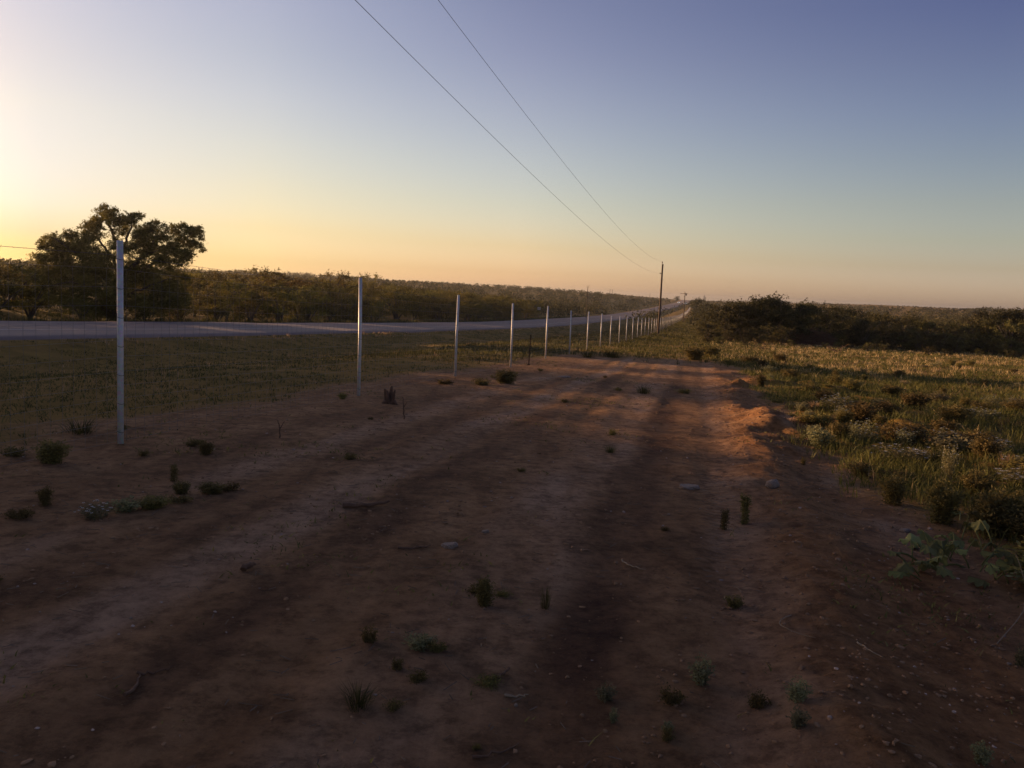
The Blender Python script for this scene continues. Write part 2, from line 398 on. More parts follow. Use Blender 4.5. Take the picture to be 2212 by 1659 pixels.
def tube(pts, rad, n=6, cap=True):
    pts = np.asarray(pts, float); k = len(pts); rad = np.broadcast_to(rad, (k,))
    d = np.gradient(pts, axis=0) if k > 2 else np.repeat((pts[1:]-pts[:1]), k, 0)
    d /= np.linalg.norm(d, axis=1)[:, None]+1e-9
    ref = np.array([0, 0, 1.0]) if abs(d[0, 2]) < .9 else np.array([1.0, 0, 0])
    V = []
    for i in range(k):
        u = np.cross(ref, d[i]); u /= np.linalg.norm(u)+1e-9; w = np.cross(d[i], u)
        a = np.arange(n)*2*PI/n
        V.append(pts[i]+rad[i]*(np.cos(a)[:, None]*u+np.sin(a)[:, None]*w))
    V = np.concatenate(V)
    i0 = np.arange(n); i1 = (i0+1) % n
    F = np.concatenate([np.stack([j*n+i0, j*n+i1, (j+1)*n+i1, (j+1)*n+i0], 1) for j in range(k-1)])
    if cap:
        V = np.vstack([V, pts[-1], pts[0]])
        e = (k-1)*n
        F = np.concatenate([F, np.stack([e+i0, e+i1, np.full(n, k*n), np.full(n, k*n)], 1)])
        # store caps as triangles merged later
        tri = np.concatenate([np.stack([e+i0, e+i1, np.full(n, k*n)], 1), np.stack([i1, i0, np.full(n, k*n+1)], 1)])
        return V, F[:-n], tri
    return V, F, None
def add_tube(B, pts, rad, n=6, tint=None, cap=True):
    V, F, T = tube(pts, rad, n, cap)
    off = B.n; B.add(V, F, tint)
    if T is not None: B.F3.append(T+off); B.t3.append(np.full(len(T), .5))
def add_box(B, c, size, R=None):
    sx, sy, sz = np.array(size)/2
    V = np.array([[x, y, z] for x in (-sx, sx) for y in (-sy, sy) for z in (-sz, sz)])
    if R is not None: V = V@R.T
    B.add(V+np.array(c), np.array([[0, 1, 3, 2], [4, 6, 7, 5], [0, 4, 5, 1], [2, 3, 7, 6], [0, 2, 6, 4], [1, 5, 7, 3]]))
def rzm(a): return np.array([[math.cos(a), -math.sin(a), 0], [math.sin(a), math.cos(a), 0], [0, 0, 1]])
def unit(rng, n):
    v = rng.normal(size=(n, 3)); return v/np.linalg.norm(v, axis=1)[:, None]
def leaf_quads(rng, C, ln, wd, flat=0.0, dirs=None):
    n = len(C)
    u = unit(rng, n) if dirs is None else dirs/(np.linalg.norm(dirs, axis=1)[:, None]+1e-9)
    w = unit(rng, n); w[:, 2] *= (1-flat); v = np.cross(u, w); v /= np.linalg.norm(v, axis=1)[:, None]+1e-9
    ln = np.broadcast_to(ln, (n,))[:, None]*rng.uniform(.6, 1.3, (n, 1)); wd = np.broadcast_to(wd, (n,))[:, None]*rng.uniform(.7, 1.3, (n, 1))
    V = np.stack([C-u*ln/2, C+v*wd/2, C+u*ln/2, C-v*wd/2], 1).reshape(-1, 3)
    return V, np.arange(4*n).reshape(n, 4)

# ------------------------------------------------------------------ ground sheet
def growth(a0, d0, g, end):
    r = [a0]; 
    while r[-1] < end: r.append(r[-1]+max(d0, g*(r[-1]-a0+d0*0)))
    return np.array(r)
tl = -8-(growth(0, .05, .035, 3600)); tr_ = 5+growth(0, .05, .035, 3600)
tg = np.concatenate([tl[::-1], np.arange(-7.96, 4.97, .04), tr_])
sg = np.concatenate([[-400, -200, -120, -80, -60, -45, -35, -28, -22, -16, -12, -9, -7, -5, -4, -3, -2, -1, -.3, .3, .8, 1.2],
                     1.5+np.arange(0, 4.5, .03)])
r = [6.0]
while r[-1] < 4300: r.append(r[-1]*1.0085)
sg = np.concatenate([sg, r])
SS, TT = np.meshgrid(sg, tg, indexing='ij')
X, Y = st2xy(SS, TT)
Z = height(X, Y)
V = np.stack([X, Y, Z], -1).reshape(-1, 3)
ns_, nt_ = SS.shape
idx = np.arange(ns_*nt_).reshape(ns_, nt_)
F = np.stack([idx[:-1, :-1], idx[:-1, 1:], idx[1:, 1:], idx[1:, :-1]], -1).reshape(-1, 4)
F = F[:, ::-1]
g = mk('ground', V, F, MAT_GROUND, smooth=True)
def vattr(o, name, val):
    a = o.data.attributes.new(name, 'FLOAT', 'POINT'); a.data.foreach_set('value', np.asarray(val, np.float32).ravel())
dm = dirtmask(SS, TT)
wobl = .12*fbm(SS, TT, 2.2, 3, 41)
tw = TT+wobl
band = lambda c, w: np.exp(-((tw-c)/w)**4)
brk = sstep(-.25, .25, fbm(SS, TT*3, 1.8, 4, 43))
trk = np.maximum.reduce([band(-2.7, .26)*(.35+.65*brk), band(.42, .22)*.8, band(-1.0, .38)*(.3+.6*brk), band(-3.9, .3)*.6*brk, band(1.55, .28)*.9*sstep(3, 7, SS)])
trk = 1.15*trk*sstep(-.8, .0, fbm(SS, TT, .7, 4, 47)+.3)
lse = np.clip(np.exp(-((TT-1.1)/.75)**2)*.9*(.4+sstep(-.3,.4,fbm(SS,TT,1.3,4,52)))+.9*np.exp(-((tw+.42)/.22)**4)*(1-sstep(9, 14, SS))*0+.8*np.maximum(berm(SS, TT)-.08, 0)/.15+.35*sstep(0, .5, fbm(SS, TT, 2.5, 4, 51))*sstep(8, 20, SS), 0, 1)*sstep(-.3, .2, fbm(SS, TT, .6, 4, 53)+.25)
vattr(g, 'dirt', np.clip(np.maximum(dm, sstep(.12, .22, berm(SS, TT))*.8), 0, 1)); vattr(g, 'track', trk*(1-lse)*.9); vattr(g, 'loose', lse*.85)
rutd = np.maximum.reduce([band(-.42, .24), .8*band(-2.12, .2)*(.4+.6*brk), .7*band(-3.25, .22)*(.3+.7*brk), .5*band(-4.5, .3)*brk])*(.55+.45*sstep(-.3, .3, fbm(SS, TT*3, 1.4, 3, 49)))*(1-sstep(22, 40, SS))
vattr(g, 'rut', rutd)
vattr(g, 'near', 1-sstep(20, 60, SS)); vattr(g, 'tread', np.exp(-((TT-.24)/.13)**4)*sstep(4, 6, SS)*(1-sstep(16, 20, SS))*sstep(-.3, .3, fbm(SS, TT, 1.5, 3, 57)+.15))
tag(g, None, kind='structure')

# ------------------------------------------------------------------ road
rs = np.concatenate([np.arange(-120, 60, 2.0), np.geomspace(60, 1500, 260)])
def strip(name, offs, lift, m_, kind='structure'):
    R_, O_ = np.meshgrid(rs, np.array(offs), indexing='ij')
    T_ = road_c(R_)+O_
    x, y = st2xy(R_, T_); z = road_z(R_)+lift
    ed = np.abs(O_) >= HALF-.001
    if name == 'road': z = z+.06*(1-(O_/HALF)**2)-ed*.16
    else: z = z+.06*(1-(O_/HALF)**2)
    Vv = np.stack([x, y, z], -1).reshape(-1, 3); a, b_ = R_.shape; ix = np.arange(a*b_).reshape(a, b_)
    Fv = np.stack([ix[:-1, :-1], ix[:-1, 1:], ix[1:, 1:], ix[1:, :-1]], -1).reshape(-1, 4)[:, ::-1]
    o = mk(name, Vv, Fv, m_, smooth=True); tag(o, None, kind=kind); return o
strip('road', [-6.15, -5.95, -5, -4, -2, 0, 2, 4, 5, 5.95, 6.15], 0, MAT_ROAD)
strip('road_marking', [2.55, 2.68], .006, MAT_LINE)
strip('road_marking', [-3.68, -3.55], .006, MAT_LINE)

# ------------------------------------------------------------------ fence
FT = lambda k: {1: -5.55, 2: -5.62}.get(k, -5.72)
S1, DS, PH = 7.72, 6.49, 2.0
fence = empty('wire_fence', (*st2xy(S1, -5.55), H1(*st2xy(S1, -5.55))),
              'tall woven wire fence on galvanized pipe posts running beside the dirt track', 'fence')
F0 = np.array(fence.location)
def post_buf(h, lean):
    B = Buf(); add_tube(B, [(0, 0, -.25), (0, 0, h*.5), (lean[0]*.5, lean[1], h)], .0295, 16)
    return B
posts = []
prg = random.Random(3)
for k in range(0, 87):
    s = S1+DS*(k-1)+(prg.uniform(-.12, .12) if k > 2 else 0); t = FT(k)+(prg.uniform(-.03, .03) if k > 2 else 0)
    x, y = st2xy(s, t); z = H1(x, y)
    h = PH+prg.uniform(-.04, .04) if k > 1 else PH
    posts.append((s, t, x, y, z, h))
    p = post_buf(h, (prg.uniform(-.03, .03), prg.uniform(-.03, .03))).build('fence_post', MAT_GALV, fence, True, np.array([x, y, z])-F0)
    if k < 7:
        for q in range(7):
            B = Buf(); zz = .12+q*(h-.3)/6
            a = np.linspace(0, 2*PI, 15); add_tube(B, np.stack([np.cos(a)*.034, np.sin(a)*.034, zz+.006*np.sin(a*2)], 1), .0024, 4, cap=False)
            B.build('wire_tie', MAT_TIE, p)
# woven mesh and barbed wire
rows = [.02, .12, .22, .33, .45, .58, .72, .87, 1.03, 1.20, 1.37, 1.55, 1.73]
MB = Buf(); BB = Buf()
def line3(B, a, b, r_, n=3):
    d = b-a; L_ = np.linalg.norm(d, axis=1)[:, None]; d = d/L_
    ref = np.where(np.abs(d[:, 2:3]) > .8, np.array([[1.0, 0, 0]]), np.array([[0, 0, 1.0]]))
    u = np.cross(d, ref); u /= np.linalg.norm(u, axis=1)[:, None]; w = np.cross(d, u)
    Vv = []
    for j in range(n):
        an = 2*PI*j/n; o_ = (math.cos(an)*u+math.sin(an)*w)*r_
        Vv += [a+o_, b+o_]
    Vv = np.stack(Vv, 1).reshape(-1, 3); m_ = len(a); base = (np.arange(m_)*2*n)[:, None]
    Fq = np.concatenate([base+np.array([[2*j, 2*((j+1) % n), 2*((j+1) % n)+1, 2*j+1]]) for j in range(n)])
    B.add(Vv, Fq)
OFF = -.036     # the wire is stapled to the road side of the posts
for k in range(len(posts)-1):
    (s0, t0, x0, y0, z0, h0), (s1, t1, x1, y1, z1, h1) = posts[k], posts[k+1]
    ns = 43 if k < 14 else (22 if k < 30 else 11)
    u = np.linspace(0, 1, ns+1)
    ss = s0+(s1-s0)*u; tt = t0+(t1-t0)*u+OFF
    if k < 14: ss[1:-1] += RNG.normal(0, .006, ns-1)
    zb = z0+(z1-z0)*u
    xx, yy = st2xy(ss, tt)
    sag = -.03*4*u*(1-u)
    lo = np.stack([xx, yy, zb+.02], 1); hi = np.stack([xx, yy, zb+1.73+sag], 1)
    r_ = .0014 if k < 14 else .0020
    line3(MB, lo[:-1], hi[:-1], r_)
    sub = slice(None, None, 6) if k < 14 else slice(None, None, 11)
    for q, rr in enumerate(rows if k < 20 else rows[::2]):
        c = np.stack([xx, yy, zb+rr+sag*rr/1.73], 1)[list(range(0, ns+1, 6 if k < 14 else 11))+([ns] if ns % (6 if k < 14 else 11) else [])]
        line3(MB, c[:-1], c[1:], .0013 if k < 20 else .002)
    if k < 40:
        c = np.stack([xx, yy, zb+1.86+sag*.7], 1)[::3]
        c = np.vstack([c, [xx[-1], yy[-1], zb[-1]+1.86]])
        line3(BB, c[:-1], c[1:], .0022)
        if k < 8:
            bu = np.arange(.02, 1, .02); bs = s0+(s1-s0)*bu; bx, by = st2xy(bs, t0+OFF+(t1-t0)*bu)
            bz = z0+(z1-z0)*bu+1.86-.03*.7*4*bu*(1-bu); c = np.stack([bx, by, bz], 1); dv = unit(RNG, len(c))*.014
            line3(BB, c-dv, c+dv, .0016)
MB.V = [v-F0 for v in MB.V]; BB.V = [v-F0 for v in BB.V]
MB.build('woven_wire_mesh', MAT_WIRE, fence); BB.build('barbed_wire', MAT_TIE, fence)

# short steel T-post behind the fence
def tpost(px, py, hpx, label):
    p, mpp = on(px, py)
    e = Buf(); h = hpx*mpp; add_box(e, (0, 0, h/2-.1), (.035, .006, h+.2)); add_box(e, (0, .012, h/2-.1), (.006, .02, h+.2))
    for q in range(12): add_box(e, (0, -.006, .15+q*(h-.2)/12), (.012, .008, .012))
    add_box(e, (0, -.006, -.02), (.09, .004, .12))
    o = e.build('steel_stake', MAT_RUST, loc=p); o.rotation_euler = (0, .03, -TRK); tag(o, label, 'stake')
tpost(1142, 789, 66, 'short rusty steel stake between the fourth and fifth fence posts')
tpost(1527, 742, 42, 'thin dark stake standing in the grass left of the tree mound')

# ------------------------------------------------------------------ utility poles and lines
def pole(s, t, h, r0, r1, lean, label, arm=False):
    x, y = st2xy(s, t); z = H1(x, y)
    root = empty('utility_pole', (x, y, z), label, 'utility pole', 'utility poles along the fence', -TRK)
    B = Buf(); k = 9
    q = np.linspace(0, 1, k); pts = np.stack([lean*q*h+.03*np.sin(q*5), 0*q, -.8+q*(h+.8)], 1)
    add_tube(B, pts, r0+(r1-r0)*q, 12); B.build('pole', MAT_POLE, root, True)
    top = np.array([lean*h, 0, h])
    B = Buf(); add_tube(B, [top+(-.10, 0, -.45), top+(-.10, 0, .12)], .016, 8); B.build('pin', MAT_RUST, root)
    B = Buf(); add_tube(B, [top+(-.10, 0, .10), top+(-.10, 0, .17), top+(-.10, 0, .2), top+(-.10, 0, .26), top+(-.10, 0, .32)], [.05, .09, .05, .075, .04], 12); B.build('insulator', MAT_INS, root, True)
    B = Buf(); add_tube(B, [(lean*(h-1.2), 0, h-1.15), (lean*(h-1.2)-.28, 0, h-1.15)], .03, 8); add_tube(B, [(lean*(h-1.2)-.28, 0, h-1.22), (lean*(h-1.2)-.28, 0, h-1.08)], .05, 10)
    B.build('bracket', MAT_RUST, root)
    if arm:
        B = Buf(); add_box(B, (lean*h-.3, 0, h-.35), (2.2, .1, .1)); B.build('crossarm', MAT_POLE, root)
        B = Buf(); add_tube(B, [(lean*h+.33, 0, h-.9), (lean*h+.33, 0, h-.25)], .16, 12); B.build('transformer', MAT_RUST, root, True)
    c, s_ = math.cos(-TRK), math.sin(-TRK)
    def wp(v): return np.array([x+v[0]*c-v[1]*s_, y+v[0]*s_+v[1]*c, z+v[2]])
    return wp(top+(-.10, 0, .32)), wp((lean*(h-1.2)-.28, 0, h-1.15))
P1 = pole(113, -4.95, 8.8, .15, .10, .012, 'tall leaning wooden utility pole standing against the fence, nearer of the two')
P2 = pole(266, -4.5, 8.6, .15, .10, .004, 'small distant utility pole with a crossarm at the bright end of the fence', True)
P0 = pole(-25, -4.95, 9.1, .15, .10, 0, 'wooden utility pole behind the viewpoint')
def cable(a, b, c2, label, name='power_line', r_=.0048):
    L_ = np.hypot(b[0]-a[0], b[1]-a[1]); u = np.linspace(0, 1, 60)
    pts = a+(b-a)*u[:, None]; pts[:, 2] -= c2*L_*L_*u*(1-u)
    B = Buf(); add_tube(B, pts, r_, 5); o = B.build(name, MAT_CABLE, None, True); tag(o, label, 'cable', 'overhead power lines')
cable(P0[0], P1[0], .000425, 'upper thin power line crossing the sky to the top of the nearer pole')
cable(P0[1], P1[1], .00037, 'lower thin power line crossing the sky to the side of the nearer pole')
cable(P1[0], P2[0], .0003, 'upper power line hanging from the nearer pole to the distant pole')
cable(P1[1], P2[1], .0003, 'lower power line hanging from the nearer pole to the distant pole')

# poles on the hill beyond the road
def hill_pole(px, top_py, D, label, kind='v', w=.16):
    p, mpp = at_y(px, D)
    zt = (EYE + ray(px, top_py)/(ray(px, top_py)[1])*D)[2]
    h = zt-p[2]
    root = empty('distant_utility_pole', p, label, 'utility pole')
    B = Buf(); add_tube(B, [(0, 0, -.5), (.1, 0, h*.9)], [w, w*.7], 8); B.build('pole', MAT_POLE, root)
    B = Buf()
    if kind == 'v':
        add_tube(B, [(.1, 0, h*.9), (-.22, 0, h)], .04, 6); add_tube(B, [(.1, 0, h*.9), (.42, 0, h)], .04, 6)
    else:
        add_box(B, (0, 0, h*.9), (3.2, .12, .12)); add_tube(B, [(2.4, 0, -.5), (2.4, 0, h*.9)], w*.8, 8)
    B.build('crossarm', MAT_POLE, root)
hill_pole(1268, 616, 230, 'dark pole with a V shaped top rising out of the brush beyond the road', 'v', .11)
hill_pole(1317, 623, 900, 'tiny pale H shaped pole on the far hill crest', 'h', .25)
hill_pole(1403.5, 633, 1100, 'tiny thin pole on the far crest left of the leaning utility pole', 'v', .2)
def mast(px, top_py, D, label):
    p, mpp = at_y(px, D); zt = (EYE + ray(px, top_py)/(ray(px, top_py)[1])*D)[2]; h = zt-p[2]
    B = Buf()
    for a, b in ((-1, -1), (1, -1), (1, 1), (-1, 1)): add_tube(B, [(a*1.5, b*1.5, -1), (a*.4, b*.4, h*.8), (0, 0, h)], .16, 4)
    for q in range(7): add_box(B, (0, 0, h*(.2+q*.1)), (2.4-q*.25, .2, .2))
    add_box(B, (0, 0, h*.75), (5, .2, .2))
    o = B.build('lattice_mast', MAT_CABLE, loc=p); tag(o, label, 'mast')
mast(1521.5, 637, 1500, 'taller of two faint lattice masts on the skyline right of the round tree')
mast(1524, 641, 1700, 'shorter of two faint lattice masts on the skyline right of the round tree')

# ------------------------------------------------------------------ road sign and cars
sp, mpp = at_t(1167.5, -34.2)
D_ = sp[1]
root = empty('road_sign', sp, 'small pale double road sign on a dark post beyond the road', 'sign', None, -.35)
B = Buf(); add_box(B, (0, 0, .75), (.07, .07, 1.9)); B.build('post', MAT_POLE, root)
zt = (EYE + ray(1167.5, 663.4)/ray(1167.5, 663.4)[1]*D_)[2]-sp[2]
for sx in (-.19, .19):
    B = Buf(); add_box(B, (sx, .0, zt-.3), (.28, .02, .58)); B.build('panel', MAT_GALV, root)
B = Buf(); add_box(B, (0, -.03, zt-.3), (.60, .03, .06)); B.build('bracket', MAT_POLE, root)

def car(s, t, face, paint, label, lights):
    x, y = st2xy(s, t); z = float(road_z(np.array([s]))[0])+.04
    root = empty('distant_car', (x, y, z), label, 'car', 'cars far up the road', -TRK+(0 if face else PI))
    body = simple('car_paint', paint, tuple(c*1.2 for c in paint), 3, .3)
    prof_ = [(-2.3, .35), (-2.35, .75), (-2.2, .95), (-1.3, 1.0), (-.7, 1.45), (.9, 1.48), (1.7, 1.02), (2.25, .95), (2.35, .6), (2.3, .35)]
    def extr(pr, hw, taper=0):
        a = np.array([(hw-(taper if q[1] > 1.1 else 0), q[0], q[1]) for q in pr]); b_ = a*np.array([-1, 1, 1])
        n_ = len(a); V_ = np.vstack([a, b_]); i = np.arange(n_); j = (i+1) % n_
        Fq = np.stack([i, j, j+n_, i+n_], 1); c1 = V_.mean(0); V_ = np.vstack([V_, [hw*.98, 0, .8], [-hw*.98, 0, .8]])
        Ft = np.concatenate([np.stack([i, j, np.full(n_, 2*n_)], 1), np.stack([j+n_, i+n_, np.full(n_, 2*n_+1)], 1)])
        return V_, Fq, Ft
    V_, Fq, Ft = extr(prof_, .9, .18); mk('body', V_, [Fq, Ft], body, root)
    B = Buf(); add_box(B, (0, .1, 1.24), (1.52, 1.7, .32)); add_box(B, (0, 1.32, 1.22), (1.3, .5, .24), None); B.build('windows', simple('car_glass', (.01, .012, .015), (.02, .02, .025), 3, .1), root)
    for wx in (-.86, .86):
        for wy in (-1.45, 1.45):
            B = Buf(); add_tube(B, [(wx-.11, wy, .33), (wx+.11, wy, .33)], .33, 16); w = B.build('wheel', simple('tyre', (.01, .01, .01), (.02, .02, .02), 3), root, True)
    for wx in (-.65, .65):
        B = Buf(); add_box(B, (wx, -2.34, .72), (.36, .06, .18)); B.build('headlight', lights, root)
hl, n_, b_ = mat('headlight_lens'); b_.inputs['Base Color'].default_value = (.7, .7, .7, 1); b_.inputs['Emission Color'].default_value = (1, .93, .85, 1); b_.inputs['Emission Strength'].default_value = 2.5
car(800, -18.6, True, (.35, .33, .31), 'tiny pale car far up the road, left of the distant pole', hl)
car(760, -11.6, True, (.02, .03, .07), 'tiny dark blue car far up the road, right of the distant pole', hl)

# ------------------------------------------------------------------ trees
def make_tree(name, rng, H, W, nleaf, lumps, leaf, mleaf, mbark, skirt=.1, nlimb=7, dens=1.0, droop=0.0):
    """returns root Empty with trunk and crown; crown made of leaf faces in clumps"""
    root = empty(name, (0, 0, -500))
    T = Buf(); top = H*.55
    base_r = .022*H+.03
    ends = []
    for k in range(nlimb):
        a = rng.uniform(0, 2*PI); rr = W*.5*rng.uniform(.2, .75); z1 = H*rng.uniform(.45, .85)
        p0 = np.array([rng.normal(0, .05*W*.3), rng.normal(0, .05*W*.3), -.2]); p3 = np.array([math.cos(a)*rr, math.sin(a)*rr, z1])
        u = np.linspace(0, 1, 6)[:, None]
        mid = np.array([math.cos(a)*rr*.25, math.sin(a)*rr*.25, z1*.55])
        pts = (1-u)**2*p0+2*u*(1-u)*mid+u*u*p3+rng.normal(0, .03*H*.3, (6, 3))*np.sin(u*PI)
        add_tube(T, pts, np.linspace(base_r*(.7 if k else 1), base_r*.15, 6), 6); ends.append(p3)
    T.build('trunk', mbark, root, True)
    C = []; t_ = []; D_ = []
    for k in range(lumps):
        a = rng.uniform(0, 2*PI); q = rng.uniform(0, 1)**.6; zz = rng.uniform(skirt+.10, .84)
        rad = W*.5*math.sqrt(max(.12, 1-((zz-.42)/.56)**2))
        r_ = rng.uniform(.12, .20)*W*dens
        c = np.array([math.cos(a)*rad*q*.80, math.sin(a)*rad*q*.80, zz*H])
        cc, dd = twigs(rng, c, r_, nleaf//lumps, leaf)
        C.append(cc); D_.append(dd); t_.append(np.clip(rng.uniform(.1, .9)+rng.normal(0, .1, len(cc)), 0, 1))
    C = np.concatenate(C); t_ = np.concatenate(t_); C[:, 2] = np.maximum(C[:, 2], .05)
    Vv, Fv = leaf_quads(rng, C, leaf, leaf*.5, 0, np.concatenate(D_)); mk('crown', Vv, Fv, mleaf, root, t_)
    return root
def twigs(rng, c, r_, n, leaf, droop=.35):
    """leaves strung along short arching twigs that radiate from c"""
    nt_ = max(5, n//14); m_ = n//nt_
    d = unit(rng, nt_); d[:, 2] = np.abs(d[:, 2])*1.1-.25; d /= np.linalg.norm(d, axis=1)[:, None]
    ln = r_*rng.uniform(.55, 1.35, (nt_, 1)); u = rng.uniform(.12, 1, (nt_, m_, 1))
    P_ = c+d[:, None]*ln[:, None]*u; P_[..., 2] -= (droop*ln[:, None]*u**2)[..., 0]*rng.uniform(.2, 1.4, (nt_, 1))
    P_ = P_+rng.normal(0, leaf*.42, P_.shape)
    D_ = np.repeat(d[:, None], m_, 1)+rng.normal(0, .6, (nt_, m_, 3)); D_[..., 2] -= .3
    return P_.reshape(-1, 3), D_.reshape(-1, 3)
def sil(px):
    return np.interp(px, [-1200, -300, 0, 60, 130, 440, 480, 560, 640, 700, 760, 800, 850, 920, 1000, 1100, 1200, 1300, 1400, 1460, 1500, 1540, 1600, 1640, 1700, 1760, 1860, 1900, 2000, 2070, 2120, 2160, 2212, 2500, 3400],
                     [505, 540, 553, 560, 568, 580, 585, 572, 578, 582, 592, 598, 603, 606, 610, 613, 620, 630, 641, 644, 646, 648, 646, 640, 642, 650, 658, 660, 664, 667, 662, 662, 658, 672, 700])
def hmax(x, y, z, lo, hi):
    """tallest crown that keeps the skyline the photograph has"""
    px, py, d = proj((x, y, z))
    if d < 5: return hi
    d_ = ray(px, float(sil(px))); zt = EYE[2]+d_[2]/math.hypot(d_[0], d_[1])*math.hypot(x, y)
    return min(max(zt-z, lo), hi)
rt = np.random.default_rng(5)
protoL = [make_tree('mesquite_tree', rt, 3.6, 4.6, 5200, 26, .13, [LF_OLIVE, LF_MESQ][k % 2], MAT_BARK, 0.0, 6) for k in range(5)]
protoR = [make_tree('brush_tree', rt, 3.4, 4.4, 4200, 24, .16, LF_RIGHT, MAT_BARK, 0.0, 6) for k in range(4)]
protoD = [make_tree('dark_oak_tree', rt, 5.0, 5.4, 6000, 34, .17, LF_DARK, MAT_BARK, 0.0, 6, 1.05) for k in range(3)]
def plant_tree(pr, x, y, h, label, group=None, wscale=1.0, cat='tree', baseH=3.6):
    z = H1(x, y); s_ = h/baseH
    return copy_tree(pr, (x, y, z-.05), rt.uniform(0, 6.28), (s_*wscale, s_*wscale, s_), label, group, cat)
GL = 'brush trees lining the far side of the road'
def shade_h(s, t, z):
    """height of the thicket left of the view, shaped to shade the foreground and let sun through chosen gaps"""
    c = s-.37*(-t-5.7); zl = float(np.interp(c, [-60, 4.5, 6.5, 10, 11.5, 16, 17.5, 20.5, 21.5, 27], [4.0, 4.0, 1.9, 1.5, .95, .7, .1, .1, 1.6, 1.3]))
    return min(max(zl+.0945*(-t-5.7)/.94-z, 1.5), 7.5)*rt.uniform(.93, 1.0) if proj((*st2xy(s, t), z))[0] < -260 or s < 10 else min(max(zl+.0945*(-t-5.7)/.94-z, 1.5), 3.3)*rt.uniform(.8, 1.0)
# left thicket: rows behind the far road edge
cnt = 0
for row, (L0, L1, n) in enumerate([(35.8, 37.8, 62), (39, 44, 50), (45, 54, 40), (56, 74, 40)]):
    s_start, s_end = -30, 190+row*30
    for k in range(n):
        s = s_start+(s_end-s_start)*((k+rt.uniform(-.3, .3))/n)**1.15 if k else s_start
        t = -rt.uniform(L0, L1); x, y = st2xy(s, t); z = H1(x, y)
        px, py, d = proj((x, y, z))
        if row == 0 and s > 96 and s < 112: continue
        small = 60 < px < 470 and row < 2 and abs(px-250) < 150 and d < 70
        hh = hmax(x, y, z+.1, 1.2, 4.6 if row else 3.6)*rt.uniform(.82, 1.04)
        if d < 5 or px < 20: hh = shade_h(s, t, z)  # trees out of view get heights shaped for the shade they cast
        if small: hh = min(hh, rt.uniform(1.5, 2.2))
        plant_tree(protoL[cnt % 5], x, y, hh, 'olive green brush tree added out of view to shade the foreground dirt', GL, rt.uniform(1.1, 1.5)); cnt += 1
for k in range(44):  # extra unseen trees, added to close the shade over the foreground
    s = -27+(k % 22)*2.5; L = rt.uniform(40, 43)+6*(k//22); x, y = st2xy(s, -L)
    plant_tree(protoL[k % 5], x, y, shade_h(s, -L, H1(x, y)), 'olive green brush tree added out of view to shade the foreground dirt', GL, 1.25)
# single trees on the skyline
for px, t, top, w, lab in ((803, -60, 585, 1.0, 'small open crowned tree standing above the thicket behind the second fence post'),
                           (1463, -36, 634, 1.5, 'round dark tree on the skyline left of the road crest'),
                           (715, -50, 578, 1.1, 'pair of bushy crowns rising from the thicket left of the second fence post'),
                           (570, -48, 569, 1.1, 'tallest bushy tree of the thicket between the first two fence posts'),
                           (1270, -150, 627, 1.3, 'round bushy tree on the hill crest beside the V topped pole')):
    if px == 1463:
        p, _ = at_y(px, 1080)
    elif px == 1270: p, _ = at_y(1290, 640)
    else: p, _ = at_t(px, t)
    dd = ray(px, top); zt = EYE[2]+dd[2]/math.hypot(dd[0], dd[1])*math.hypot(p[0], p[1])
    plant_tree(protoD[0] if px == 1270 else (protoR[0] if px == 1463 else protoL[1]), p[0], p[1], zt-p[2], lab, None, w, 'tree', 5.0 if px in (1463, 1270) else 3.6)
# the round tree beside the end of the fence
for px, D, top, w, lab in ((1511, 300, 639, .8, 'big round dark tree right of the bright end of the fence'), (1528, 270, 650, .8, 'lower dark tree leaning against the big round tree')):
    p, _ = at_y(px, D); dd = ray(px, top); zt = EYE[2]+dd[2]/dd[1]*D
    plant_tree(protoD[1], p[0], p[1], zt-p[2], lab, None, w, 'tree', 5.0)

